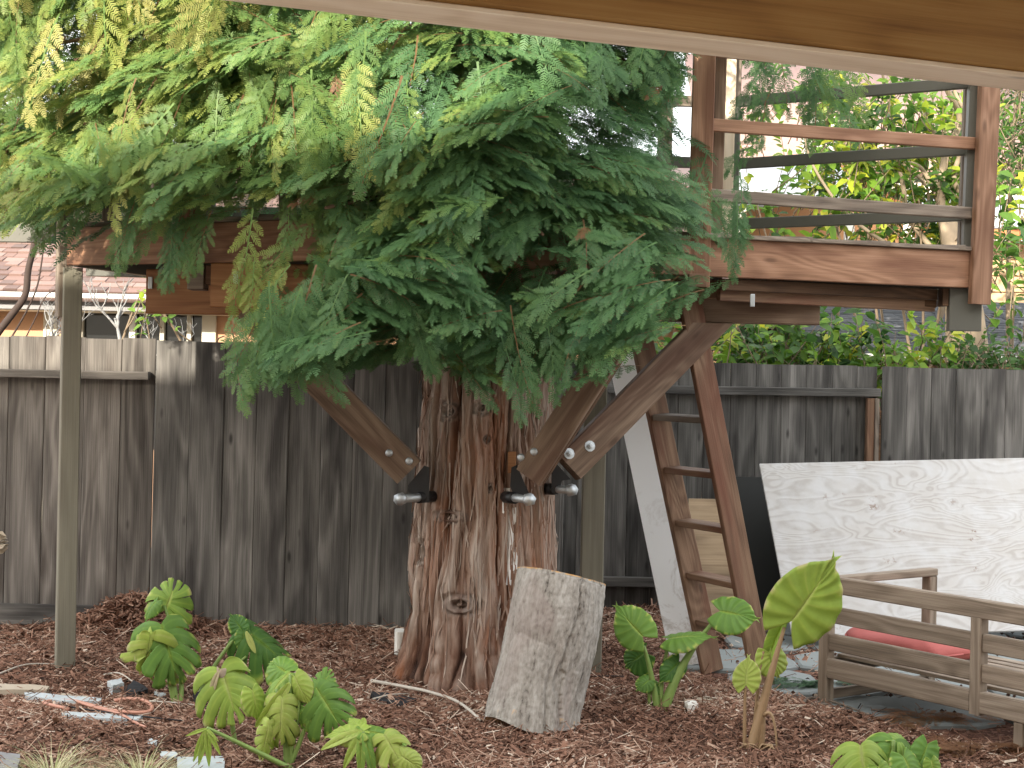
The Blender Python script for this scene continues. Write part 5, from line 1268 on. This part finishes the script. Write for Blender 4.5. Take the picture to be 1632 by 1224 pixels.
while nb < 2300:
    px = fg.uniform(-70, 1190); py = fg.uniform(-60, 600)
    if not inpoly(px, py, FP): continue
    # natural gaps
    gn = .6 * float(vnoise(np.array(px / 80.0), np.array(py / 55.0), 77)) + .4 * float(vnoise(np.array(px / 33.0), np.array(py / 24.0), 78))
    if gn < (.3 if px > 800 and py < 340 else .43) and fg.random() < .9: continue
    layer = fg.random(); Y = depth_front(px) + layer ** 1.5 * .9 + .55 * (.75 - clump(px, py))
    tip = P(px, py, Y)
    out = Vector((tip.x - TX, tip.y - TY, 0)).normalized()
    hang = px < 620 and py < 470 and fg.random() < .22 or fg.random() < .05
    side_ = (px - 620) / 560.0
    if hang:
        ax = (out * .3 + Vector((fg.gauss(0, .3), fg.gauss(0, .15), 0)) + Vector((0, 0, -1.0))).normalized()
        nr = Vector((fg.gauss(0, .6), -1, .2 + fg.gauss(0, .2))); k = 6 + fg.randrange(3); sc = fg.uniform(.75, 1.2); tn = max(.3, tint_at(px, py) + .12 * (1 if px < 700 else 0))
    else:
        lat = side_ * .55 + (float(vnoise(np.array(px / 150.0), np.array(py / 90.0), 73)) - .5) * 2.2 + fg.gauss(0, .28)
        ax = (out * fg.uniform(.2, .55) + Vector((lat * 1.1, 0, 0)) + Vector((0, 0, -fg.uniform(-.05, .4)))).normalized()
        nr = Vector((fg.gauss(0, .3), -fg.uniform(.1, 1.1), 1.0)); k = fg.randrange(6); sc = fg.uniform(.75, 1.25); tn = tint_at(px, py)
    if fg.random() < .008: tn = .02; sc *= .45
    put_bough(tip - ax * .36 * sc, ax, nr, sc, tn, k, fg.uniform(.8, 1.1)); nb += 1
# hanging sprays in front of the left beam
for (px, py, Y, L, tn) in ((262, 430, 7.1, .6, .3), (388, 470, 7.0, .8, .78), (395, 500, 7.0, .6, .8), (455, 395, 7.05, .55, .5), (60, 380, 7.6, .5, .55), (110, 372, 7.5, .5, .5), (250, 425, 7.15, .6, .25), (205, 395, 7.1, .7, .45), (180, 395, 7.05, .7, .45), (300, 430, 7.1, .6, .5), (455, 570, 6.9, .9, .4), (400, 600, 6.9, .9, .42), (430, 590, 6.85, .8, .38), (480, 600, 6.9, .8, .36), (540, 600, 6.9, .8, .4), (370, 610, 6.9, .8, .45), (830, 625, 6.9, .8, .3), (690, 600, 6.9, .6, .32), (770, 615, 7.0, .7, .28), (880, 610, 6.9, .7, .3), (950, 600, 6.9, .7, .3), (1190, 385, 7.3, .7, .28), (1180, 420, 7.3, .6, .28)):
    t = P(px, py, Y); 
    for q in range(2):
        ax = Vector((fg.gauss(-.25 if px < 500 else .15, .25), fg.gauss(-.15, .1), -1 if q == 0 else -.45)).normalized()
        put_bough(t - ax * .5 * L, ax, Vector((fg.gauss(0, .4), -1, .3)), L * 1.35, tn + fg.gauss(0, .04), fg.randrange(9), .8)
# wisps hanging at the upper right inside the railing
for (px, py, Y, L, tn, dx) in ((1200, 215, 8.6, .7, .33, -.3), (1190, 175, 8.6, .7, .2, -.3), (1215, 170, 8.5, .8, .25, .1), (1165, 270, 8.5, .6, .3, -.7), (1300, 215, 8.5, .8, .3, .1), (1330, 205, 8.5, .8, .45, .3), (1370, 185, 8.5, .8, .4, .7), (1290, 190, 8.4, .7, .28, -.1), (1260, 150, 8.5, .8, .3, .2), (1240, 130, 8.5, .8, .35, .4), (1330, 150, 8.4, .9, .55, .2), (1380, 160, 8.5, .9, .6, .6), (1210, 240, 8.6, .6, .5, -.1), (1300, 240, 8.5, .6, .5, 0)):
    t = P(px, py, Y); ax = Vector((dx, -.1, -.8)).normalized(); put_bough(t - ax * .5 * L, ax, Vector((.2, -1, .4)), L * 1.35, tn, fg.randrange(9), .9)
# boughs deeper in the crown, between and behind the deck, and the crown going on above
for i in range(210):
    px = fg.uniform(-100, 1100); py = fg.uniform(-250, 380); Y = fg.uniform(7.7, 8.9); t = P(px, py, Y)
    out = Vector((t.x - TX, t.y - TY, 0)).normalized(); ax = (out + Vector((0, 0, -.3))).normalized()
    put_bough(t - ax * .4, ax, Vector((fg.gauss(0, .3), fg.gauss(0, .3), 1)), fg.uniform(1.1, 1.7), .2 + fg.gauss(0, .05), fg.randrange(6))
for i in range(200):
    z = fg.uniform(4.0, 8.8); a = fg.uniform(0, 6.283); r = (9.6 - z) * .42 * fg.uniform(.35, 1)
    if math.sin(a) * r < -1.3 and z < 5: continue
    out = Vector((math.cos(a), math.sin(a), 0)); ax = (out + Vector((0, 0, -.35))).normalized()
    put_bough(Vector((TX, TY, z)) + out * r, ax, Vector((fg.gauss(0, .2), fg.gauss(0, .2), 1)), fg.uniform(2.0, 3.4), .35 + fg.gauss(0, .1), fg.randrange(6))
V = np.concatenate(CR_V) - np.array([TX, TY, 0], dtype=np.float32); Fc = np.concatenate(CR_F); A = np.concatenate(CR_A)
print('needle tris', len(Fc))
tag(obj('crown', npmesh('crown', V, Fc, M['needle'], {'tint': A}), TR, Matrix.Translation((TX, TY, 0))), kind='stuff')
# limbs
M['limb'] = plain('limb_bark', (.16, .1, .065), .9, nz=.25, nscale=18, bs=.5)
for i in range(26):
    px = fg.uniform(40, 1120); py = fg.uniform(20, 470); 
    if not inpoly(px, py, FP): continue
    e = P(px, py, depth_front(px) + .35); s_ = Vector((TX + fg.uniform(-.15, .15), TY - .15, e.z + fg.uniform(.15, .6)))
    mid = s_.lerp(e, .55) + Vector((0, 0, fg.uniform(.0, .2)))
    tube('limb', bez(s_, mid, e, 9), [.03 - .0028 * k for k in range(9)], M['limb'], TR, 7)


# ------------------------------------------------------------------ shrubs and vines behind the fences
def leafy(name, label, cat, cx, cy, z0, boxes, mat, group=None, lw=(.05, .09), seed=1, stems=6, tmean=.45, tsd=.2, stem_mat='twig', stemr=.012, nper=None):
    """shrub: stems, twigs, and leaves each folded along a midrib; boxes = (xmin,xmax,ymin,ymax,zmin,zmax,count)"""
    g = random.Random(seed); t = thing(name, label, cat, (cx, cy, z0), group)
    acc = Acc(); tips = []
    tw = Acc()
    for (xa, xb, ya, yb, za, zb, n) in boxes:
        nc = max(1, n // 9)
        for c in range(nc):
            q = Vector((g.uniform(xa, xb), g.uniform(ya, yb), g.uniform(za, zb))); tips.append(q); tb_ = tmean + g.gauss(0, tsd)
            root = Vector((q.x + g.gauss(0, .25), q.y + g.uniform(-.1, .2), max(z0, q.z - g.uniform(.25, .6))))
            md = q.lerp(root, .5) + Vector((g.gauss(0, .06), 0, 0)); cv = bez(root, md, q, 5)
            TV, TF = tube_np(cv, [.006, .005, .004, .003, .002], 4); tw.add([tuple(v) for v in TV], TF)
            for k in range(9):
                s = g.uniform(.35, 1.05); i = min(3, int(s * 4)); o = cv[i].lerp(cv[i + 1], s * 4 - i)
                d = Vector((g.gauss(0, 1), g.gauss(-.3, .7), g.gauss(.1, .6))).normalized(); L = g.uniform(*lw); w = L * g.uniform(.2, .3)
                up = Vector((g.gauss(0, .4), g.gauss(-.5, .4), 1)); sd = d.cross(up).normalized(); nn = sd.cross(d).normalized()
                o = o + d * .01; dr = Vector((0, 0, -L * .18))
                v = [o, o + d * L * .35 + sd * w - nn * w * -.3, o + d * L * .75 + sd * w * .75 + nn * w * .3 + dr * .5, o + d * L + dr, o + d * L * .75 - sd * w * .75 + nn * w * .3 + dr * .5, o + d * L * .35 - sd * w + nn * w * .3, o + d * L * .5 + dr * .25]
                tn = min(1, max(0, tb_ + g.gauss(0, .08)))
                acc.add([tuple(a) for a in v], [(0, 1, 2, 6), (6, 2, 3, 3), (0, 6, 4, 5), (6, 3, 4, 4)][:0] or [(0, 1, 2, 6), (0, 6, 4, 5), (6, 2, 3, 4)], tn)
    o = npmesh('leaves', np.concatenate(acc.V) - np.array([cx, cy, z0]), np.concatenate(acc.F), mat, {'tint': np.concatenate(acc.A)})
    tag(obj('foliage', o, t, Matrix.Translation((cx, cy, z0))), kind='stuff')
    tag(obj('twigs', npmesh('twigs', np.concatenate(tw.V) - np.array([cx, cy, z0]), np.concatenate(tw.F), M[stem_mat], smooth=True), t, Matrix.Translation((cx, cy, z0))), kind='stuff')
    for k in range(stems):
        e = g.choice(tips); s_ = Vector((cx + g.uniform(-.3, .3), cy + g.uniform(-.15, .15), z0)); md = s_.lerp(e, .5) + Vector((g.gauss(0, .15), g.gauss(0, .1), .1))
        tube('stem', bez(s_, md, e, 8), [stemr * (1 - .09 * i) for i in range(8)], M[stem_mat], t, 6)
    return t
def X_(px, Y): return P(px, 500, Y).x
def Z_(py, Y, px=1400): return P(px, py, Y).z
leafy('shrub', 'large leafed lime green shrub rising above the right fence under the deck', 'shrub', X_(1240, 11.8), 11.8, 0, [(X_(1125, 11.8), X_(1395, 11.8), 11.3, 12.3, Z_(592, 11.8), Z_(492, 11.8), 1300), (X_(1010, 11.8), X_(1130, 11.8), 11.4, 12.2, Z_(592, 11.8), Z_(500, 11.8), 320)], M['shrub'], None, (.07, .15), 3, 8, .5, .22)
leafy('shrub', 'yellow green shrub with rounded leaves in front of the dark shed roof', 'shrub', X_(1450, 11.7), 11.7, 0, [(X_(1385, 11.7), X_(1500, 11.7), 11.3, 12.0, Z_(588, 11.7), Z_(530, 11.7), 230), (X_(1410, 11.7), X_(1510, 11.7), 11.5, 11.9, Z_(530, 11.7), Z_(480, 11.7), 50)], M['shrub'], None, (.08, .14), 4, 5, .68, .14)
leafy('shrub', 'dull green shrub with narrow leaves at the right edge above the fence', 'shrub', X_(1570, 11.7), 11.7, 0, [(X_(1500, 11.7), X_(1700, 11.7), 11.3, 12.1, Z_(590, 11.7), Z_(515, 11.7), 700)], M['shrub'], None, (.05, .1), 5, 7, .24, .1)
Yt = 13.0
tr_ = leafy('tree', 'leafy tree with twisting pale trunks seen through the right railing', 'tree', X_(1490, Yt), Yt, 0, [(X_(1180, Yt), X_(1640, Yt), Yt - .5, Yt + .9, Z_(400, Yt), Z_(100, Yt), 950), (X_(1300, Yt), X_(1560, Yt), Yt - .4, Yt + .9, Z_(330, Yt), Z_(120, Yt), 1200), (X_(1290, Yt), X_(1560, Yt), Yt - .4, Yt + .5, Z_(380, Yt), Z_(250, Yt), 350)], M['shrub'], None, (.08, .16), 6, 8, .64, .22, 'twig', .02)
M['palebark'] = plain('pale_tan_bark', (.3, .235, .165), .85, nz=.2, nscale=14, bs=.4)
for pts, r in (([(1516, 620), (1512, 430), (1500, 330), (1506, 250), (1530, 190), (1500, 120), (1496, 40)], .045), ([(1500, 330), (1470, 270), (1440, 262), (1478, 300), (1475, 360)], .022), ([(1512, 430), (1536, 330), (1520, 280), (1545, 200), (1520, 140), (1515, 60)], .03), ([(1506, 420), (1450, 350), (1440, 300), (1430, 250), (1420, 180), (1400, 90)], .026), ([(1520, 480), (1470, 420), (1400, 380), (1340, 330), (1290, 250), (1280, 170)], .022), ([(1510, 250), (1480, 190), (1475, 130), (1490, 60)], .02)):
    ps = [P(x, y, Yt - .2 + .1 * math.sin(i * 2.1)) for i, (x, y) in enumerate(pts)]
    sm = []
    for i in range(len(ps) - 1):
        a = ps[max(i - 1, 0)]; b = ps[i]; c = ps[i + 1]; d = ps[min(i + 2, len(ps) - 1)]
        for k in range(5):
            t = k / 5; sm.append(.5 * ((2 * b) + (c - a) * t + (2 * a - 5 * b + 4 * c - d) * t * t + (3 * b - 3 * c + d - a) * t ** 3))
    sm.append(ps[-1]); n_ = len(sm)
    tube('trunk', sm, [r * (1 - .65 * i / n_) for i in range(n_)], M['palebark'], tr_, 9)
tt_ = P(1546, 520, 12.6); 
tq = thing('tree', 'thick pale tree trunk rising behind the fence under the deck corner', 'tree', (tt_.x, 12.6, 0))
tube('trunk', [Vector((tt_.x + .0, 12.6, 0)), Vector((tt_.x + .01, 12.6, 1.2)), P(1546, 560, 12.6), P(1542, 500, 12.6), P(1530, 430, 12.6), P(1505, 330, 12.6)], [.19, .17, .15, .13, .1, .06], M['palebark'], tq, 14)
leafy('tree', 'muted green tree further back filling the view between the right railings', 'tree', X_(1400, 15.5), 15.5, 0, [(X_(1290, 15.5), X_(1640, 15.5), 15.0, 16.2, Z_(290, 15.5), Z_(90, 15.5), 1300)], M['shrub'], None, (.07, .14), 18, 5, .52, .2, 'twig', .03)
leafy('tree', 'dense small leafed tree at the far right beside the deck corner post', 'tree', X_(1660, 14.5), 14.5, 0, [(X_(1588, 14.5), X_(1760, 14.5), 14.1, 15.3, Z_(275, 14.5), Z_(40, 14.5), 2100)], M['shrub'], None, (.035, .075), 8, 5, .3, .22, 'twig', .04)
leafy('shrub', 'thin drooping leafed branch beside the deck corner post', 'shrub', X_(1605, 12.2), 12.2, 0, [(X_(1590, 12.2), X_(1632, 12.2), 12.0, 12.4, Z_(470, 12.2), Z_(340, 12.2), 70)], M['shrub'], None, (.09, .16), 9, 3, .5, .1)
# left side: bare pale twigs, dark vine, small green sprigs
def bare(name, label, base_, n, h, spread, seed, mat, r=.012):
    g = random.Random(seed); t = thing(name, label, 'shrub', tuple(base_))
    acc = Acc()
    def grow(p, d, L, r, dep):
        pts = [p]; dd = d.copy()
        for i in range(4):
            dd = (dd + Vector((g.gauss(0, .18), g.gauss(0, .12), .05))).normalized(); pts.append(pts[-1] + dd * L / 4)
        V, Fc = tube_np(pts, [r, r * .9, r * .8, r * .7, r * .6], 5); acc.add([tuple(v) for v in V], Fc)
        if dep > 0:
            for k in range(g.choice((2, 3, 3))):
                i = g.choice((2, 3, 4)); nd = (dd + Vector((g.gauss(0, .75), g.gauss(0, .3), g.uniform(-.1, .5)))).normalized(); grow(pts[i], nd, L * g.uniform(.55, .85), r * .6, dep - 1)
    for k in range(n):
        grow(Vector(base_) + Vector((g.uniform(-spread, spread), g.uniform(-.1, .1), 0)), Vector((g.gauss(0, .22), 0, 1)).normalized(), h * g.uniform(.8, 1.1), r * g.uniform(.7, 1.1), 3)
    V = np.concatenate(acc.V) - np.array(tuple(base_)); obj('twigs', npmesh('twigs', V, np.concatenate(acc.F), mat, smooth=True), t, Matrix.Translation(Vector(base_)))
    return t
Yv = 10.8
zf = P(200, 545, Yv).z
bare('bare_shrub', 'bare pale twiggy shrub standing just right of the left post above the fence', (P(192, 560, Yv).x, Yv, zf - .12), 1, .30, .02, 5, M['paletwig'], .015)
bare('bare_shrub', 'bare pale twiggy shrub left of the left post above the fence', (P(75, 560, Yv).x, Yv, zf - .12), 3, .26, .16, 9, M['paletwig'], .010)
bare('bare_shrub', 'thin bare twigs against the dark window', (P(265, 560, Yv).x, Yv + .1, zf - .12), 2, .16, .1, 14, M['paletwig'], .006)
vn = thing('vine', 'thick dark leafless vine climbing at the far left in front of the house', 'vine', (P(-20, 560, 10.4).x, 10.4, 0))
def spline(ps, k=5):
    sm = []
    for i in range(len(ps) - 1):
        a = ps[max(i - 1, 0)]; b = ps[i]; c = ps[i + 1]; d = ps[min(i + 2, len(ps) - 1)]
        for j in range(k):
            t = j / k; sm.append(.5 * ((2 * b) + (c - a) * t + (2 * a - 5 * b + 4 * c - d) * t * t + (3 * b - 3 * c + d - a) * t ** 3))
    return sm + [ps[-1]]
for pts, r in (([(-60, 620), (-10, 540), (20, 500), (40, 470), (45, 430), (55, 385), (58, 330), (70, 250)], .027), ([(5, 560), (40, 500), (58, 460), (66, 420), (72, 370)], .007), ([(30, 560), (55, 510), (75, 470), (110, 455)], .005)):
    sm = spline([P(x, y, 10.4) for x, y in pts]); tube('stem', sm, [r * (1 - .3 * i / len(sm)) for i in range(len(sm))], M['vine'], vn, 9)
leafy('shrub', 'sprig of bright green leaves poking above the fence right of the left post', 'shrub', X_(240, 10.4), 10.4, 1.5, [(X_(222, 10.4), X_(258, 10.4), 10.3, 10.5, P(240, 548, 10.4).z, P(240, 440, 10.4).z, 45)], M['shrub'], None, (.04, .08), 11, 2, .66, .08)
leafy('shrub', 'tiny green sprig above the dark fence boards left of the braces', 'shrub', X_(358, 10.4), 10.4, 1.6, [(X_(352, 10.4), X_(364, 10.4), 10.35, 10.45, P(358, 546, 10.4).z, P(358, 530, 10.4).z, 9)], M['shrub'], None, (.03, .05), 12, 1, .6, .05)

# ------------------------------------------------------------------ small things on the ground
M['palestone'] = plain('pale_grey_paint_scrap', (.45, .5, .52), .6, nz=.15, nscale=10, bs=.4)
M['cloth'] = plain('black_weed_cloth', (.012, .014, .018), .7, nz=.3, nscale=30, bs=.5)
M['tansand'] = plain('tan_stone', (.42, .36, .28), .85, nz=.12, nscale=12, bs=.4)
def slab(name, pxs, label, cat, mat, th=.02, lift=0.0):
    """thin flat piece lying on the mulch; outline given on the ground, rough edges"""
    pts = [G(x, y) for x, y in pxs]; c = sum(pts, Vector()) / len(pts); z = max(float(gz(p.x, p.y)) for p in pts + [c]) + .012 + lift
    bm = bmesh.new(); out = []
    for i in range(len(pts)):
        a, b = pts[i], pts[(i + 1) % len(pts)]
        for k in range(4):
            q = a.lerp(b, k / 4); out.append((q.x - c.x + rnd.uniform(-.006, .006), q.y - c.y + rnd.uniform(-.006, .006)))
    lo = [bm.verts.new((x, y, -.03)) for x, y in out]; hi = [bm.verts.new((x, y, th + rnd.uniform(-.003, .003))) for x, y in out]
    for i in range(len(out)): bm.faces.new((lo[i], lo[(i + 1) % len(out)], hi[(i + 1) % len(out)], hi[i]))
    bm.faces.new(hi); bmesh.ops.triangulate(bm, faces=[f for f in bm.faces if len(f.verts) > 4]); bmesh.ops.recalc_face_normals(bm, faces=bm.faces)
    return tag(obj(name, bm_mesh(name, bm, mat), None, Matrix.Translation((c.x, c.y, z - .005))), label, cat)
slab('edging_board', [(-30, 1094), (78, 1100), (74, 1106), (-30, 1107)], 'tan edging board lying at the left edge of the mulch', 'board', M['tansand'])
slab('board_scrap', [(38, 1108), (162, 1117), (158, 1124), (96, 1122), (40, 1114)], 'long pale blue board scrap lying on the mulch, upper of two', 'board', M['palestone'])
slab('board_scrap', [(98, 1141), (170, 1146), (226, 1148), (222, 1155), (160, 1153), (100, 1147)], 'pale blue board scrap under the loop of orange hose', 'board', M['palestone'])
slab('board_scrap', [(98, 1104), (142, 1109), (138, 1113), (96, 1110)], 'small tan scrap half buried behind the pale blue boards', 'board', M['tansand'], .012)
slab('stone', [(172, 1098), (194, 1093), (196, 1101), (178, 1105)], 'pale stone beside the black cloth scrap left of the split leaf plant', 'stone', M['palestone'], .03)
slab('weed_cloth', [(197, 1108), (214, 1097), (236, 1110), (218, 1117)], 'black weed cloth scrap showing through the mulch at the left', 'cloth', M['cloth'], .035)
slab('board_scrap', [(244, 1110), (264, 1112), (262, 1117), (246, 1114)], 'short pale scrap right of the black cloth', 'board', M['palestone'], .02)
slab('weed_cloth', [(308, 1118), (330, 1112), (332, 1130), (314, 1136)], 'black weed cloth scrap behind the withered leaf', 'cloth', M['cloth'], .035)
slab('weed_cloth', [(588, 1116), (625, 1119), (665, 1128), (640, 1139), (600, 1128)], 'black weed cloth scrap at the foot of the redwood trunk', 'cloth', M['cloth'], .015)
slab('paving_slab', [(284, 1218), (356, 1216), (358, 1250), (280, 1250)], 'pale blue slab at the bottom edge below the split leaf plants', 'slab', M['palestone'], .03)
slab('board_scrap', [(256, 1203), (282, 1204), (280, 1212), (258, 1210)], 'small pale scrap behind the right grass tuft', 'board', M['palestone'], .02)
slab('board_scrap', [(236, 1186), (252, 1187), (250, 1193), (238, 1192)], 'tiny pale scrap left of the low fingered leaf', 'board', M['palestone'], .02)
slab('paving_slab', [(-30, 1206), (30, 1214), (28, 1250), (-30, 1250)], 'dark blue slab in the bottom left corner', 'slab', M['gutterdark'], .03)
slab('brick', [(629, 1052), (643, 1052), (645, 1060), (630, 1060)], 'small white block standing at the left foot of the trunk', 'block', M['white'], .14)
slab('wood_chip', [(1110, 1124), (1132, 1122), (1136, 1132), (1114, 1134)], 'square tan wood chip lying between the elephant ear plants', 'chip', M['tansand'], .012)
slab('stone', [(1090, 1136), (1106, 1134), (1112, 1140), (1096, 1143)], 'small white stone on the mulch left of the square wood chip', 'stone', M['white'], .03)
slab('wood_chip', [(1160, 1075), (1240, 1071), (1262, 1078), (1220, 1083), (1165, 1083)], 'flat grey slab edge in front of the ladder feet', 'slab', M['palestone'], .01)
M['driedstick'] = plain('dried_pale_stick', (.5, .46, .4), .8, nz=.2, nscale=20)
def gtube(name, pxs, r, label, cat, mat, lift=.02, arch=0.0, taper=.5, wob=0.0):
    ps = []
    for i, (x, y) in enumerate(pxs):
        q = G(x, y); q.z = float(gz(q.x, q.y)) + lift + arch * math.sin(math.pi * i / (len(pxs) - 1)); ps.append(q)
    sm = spline(ps, 6); sm = [s + Vector((0, 0, rnd.uniform(-wob, wob))) for s in sm]
    return tag(tube(name, sm, [r * (1 - taper * i / len(sm)) for i in range(len(sm))], mat, None, 8), label, cat)
M['hose'] = plain('orange_brown_hose', (.5, .25, .18), .5, nz=.12)
gtube('hose', [(182, 1124), (205, 1123), (228, 1126), (242, 1136), (235, 1143), (205, 1144), (170, 1139), (135, 1127), (115, 1120), (85, 1119), (70, 1126), (80, 1133), (110, 1138)], .009, 'orange hose looped on the mulch at the left', 'hose', M['hose'], .028, 0, 0)
gtube('hose', [(128, 1126), (150, 1135), (190, 1147), (212, 1158), (232, 1168)], .008, 'short straight pinkish hose end pointing toward the camera at the left', 'hose', M['hose'], .03, 0, .3)
gtube('cable', [(100, 1134), (150, 1140), (220, 1150), (290, 1157)], .004, 'thin black cable lying beside the orange hose', 'cable', M['cloth'], .03, 0, .2)
gtube('fallen_branch', [(592, 1102), (640, 1118), (685, 1130), (730, 1147), (766, 1164)], .009, 'pale bare stick lying from the trunk foot towards the log', 'stick', M['driedstick'], .03, .03, .3)
gtube('fallen_branch', [(594, 1126), (620, 1128), (648, 1121)], .005, 'short thin pale twig beside the trunk foot', 'stick', M['driedstick'], .025, .02, .5)
gtube('fallen_branch', [(238, 1126), (280, 1127), (310, 1130)], .005, 'thin pinkish stick behind the split leaf plants at the left', 'stick', M['driedstick'], .025, 0, .5)
gtube('fallen_branch', [(1276, 1136), (1288, 1125), (1310, 1122), (1345, 1131), (1385, 1144)], .009, 'grey twisted root lying before the left bench leg', 'root', M['greywood'], .02, .02, .5)
gtube('fallen_branch', [(1292, 1131), (1312, 1129), (1330, 1124)], .012, 'thick grey root piece at the left bench leg', 'root', M['greywood'], .02, .0, .5)
gtube('fallen_branch', [(0, 1083), (40, 1074), (86, 1070)], .005, 'thin pale stick lying left of the left post foot', 'stick', M['driedstick'], .03, .01, .4)
gtube('fallen_branch', [(165, 1085), (190, 1086), (215, 1097)], .005, 'thin pale stick behind the pale stone', 'stick', M['driedstick'], .03, .01, .4)
gtube('fallen_branch', [(905, 1097), (980, 1090), (1015, 1092)], .005, 'thin dark stick right of the log on the mulch', 'stick', M['vine'], .02, .01, .4)
# little grass tufts
M['drygrass'] = foliage('pale_grass', [(0, (.3, .36, .13)), (.5, (.55, .55, .3)), (1, (.7, .65, .45))], .35, .5)
for (px, py, label, n, s) in ((82, 1252, 'tuft of thin pale grass at the bottom left', 260, .28), (226, 1254, 'tuft of thin pale grass at the bottom, right of the first tuft', 240, .27)):
    b0 = G(px, py); g = random.Random(px); acc = Acc(); 
    for i in range(n):
        a = g.uniform(0, 6.28); r = abs(g.gauss(0, .05)); o = Vector((r * math.cos(a), r * math.sin(a), 0)); d = Vector((math.cos(a) * g.uniform(.2, 1.0), math.sin(a) * g.uniform(.2, 1.0), 1)).normalized(); L = s * g.uniform(.5, 1.1)
        pts = [o]; dd = d.copy()
        for k in range(6): pts.append(pts[-1] + dd * L / 6); dd = (dd + Vector((math.cos(a) * .22, math.sin(a) * .22, -.2))).normalized()
        sd = Vector((-math.sin(a), math.cos(a), 0)) * .0016; V = []
        for k, p in enumerate(pts): w = 1 - k / 6.5; V += [tuple(p - sd * w), tuple(p + sd * w)]
        acc.add(V, [(2 * k, 2 * k + 1, 2 * k + 3, 2 * k + 2) for k in range(6)], g.random())
    tf = thing('grass_tuft', label, 'grass', (b0.x, b0.y, 0), 'pale grass tufts'); tag(obj('blades', acc.mesh('blades', M['drygrass']), tf, Matrix.Translation((b0.x, b0.y, 0))), kind='stuff')
# brown dropped sprays of dead needles on the paving
for (px, py, rx, ry, tn, label, sd) in ((1480, 1150, .30, .14, .03, 'brown clump of dead redwood sprays on the paving before the bench', 3), (1262, 1095, .22, .10, .16, 'olive green clump of fallen sprays left of the bench leg', 5), (1560, 1200, .5, .10, .01, 'reddish dead sprays scattered at the bottom right', 7)):
    c = G(px, py); g = random.Random(sd); Vs = []; Fs = []; As = []; n0 = 0
    for i in range(12):
        V, Fc, K = TMP[g.randrange(6)]; a = g.uniform(0, 6.28); x = Vector((math.cos(a), math.sin(a), .05)).normalized(); z = Vector((g.gauss(0, .15), g.gauss(0, .15), 1)); z = (z - x * z.dot(x)).normalized(); y = z.cross(x)
        Mx = np.array((x, y, z * .5)) * g.uniform(.5, .85); off = np.array([g.gauss(0, rx * .5), g.gauss(0, ry * .5), .03 + g.uniform(0, .025)]) - np.array(x) * .12
        Vs.append(V @ Mx + off); Fs.append(Fc + n0); n0 += len(V); As.append(np.full(len(V), max(0, tn + g.gauss(0, .012)), dtype=np.float32))
    o = npmesh('fallen_sprays', np.concatenate(Vs), np.concatenate(Fs), M['needle'], {'tint': np.concatenate(As)})
    tag(obj('fallen_sprays', o, None, Matrix.Translation((c.x, c.y, 0))), label, 'leaf litter', kind='stuff')
# split end of a wood round at the left edge
wr = P(-6, 866, 8.9); acc = Acc(); bm = bmesh.new()
g = random.Random(2); n = 26
prof = []
ring0 = [bm.verts.new((-.30, .07 * math.cos(2 * math.pi * i / n), .07 * math.sin(2 * math.pi * i / n))) for i in range(n)]
ring1 = [bm.verts.new((.0 + (.05 if i % 3 == 0 else -.01) * g.uniform(.5, 1), .066 * math.cos(2 * math.pi * i / n), .066 * math.sin(2 * math.pi * i / n))) for i in range(n)]
ring2 = [bm.verts.new((.04 + (.03 if i % 2 == 0 else -.02) * g.uniform(.5, 1), .035 * math.cos(2 * math.pi * i / n), .035 * math.sin(2 * math.pi * i / n))) for i in range(n)]
for a, b in ((ring0, ring1), (ring1, ring2)):
    for i in range(n): bm.faces.new((a[i], a[(i + 1) % n], b[(i + 1) % n], b[i]))
bm.faces.new(ring2); bm.faces.new(ring0[::-1])
sb = obj('broken_branch_stub', bm_mesh('broken_branch_stub', bm, M['tansand']), None, Matrix.Translation(wr) @ Matrix.Rotation(-.15, 4, 'Y')); tag(sb, 'splintered end of a pale broken branch entering at the left edge before the fence', 'branch')
for o in bpy.data.objects:
    if o.type == 'MESH' and o.data is None: pass
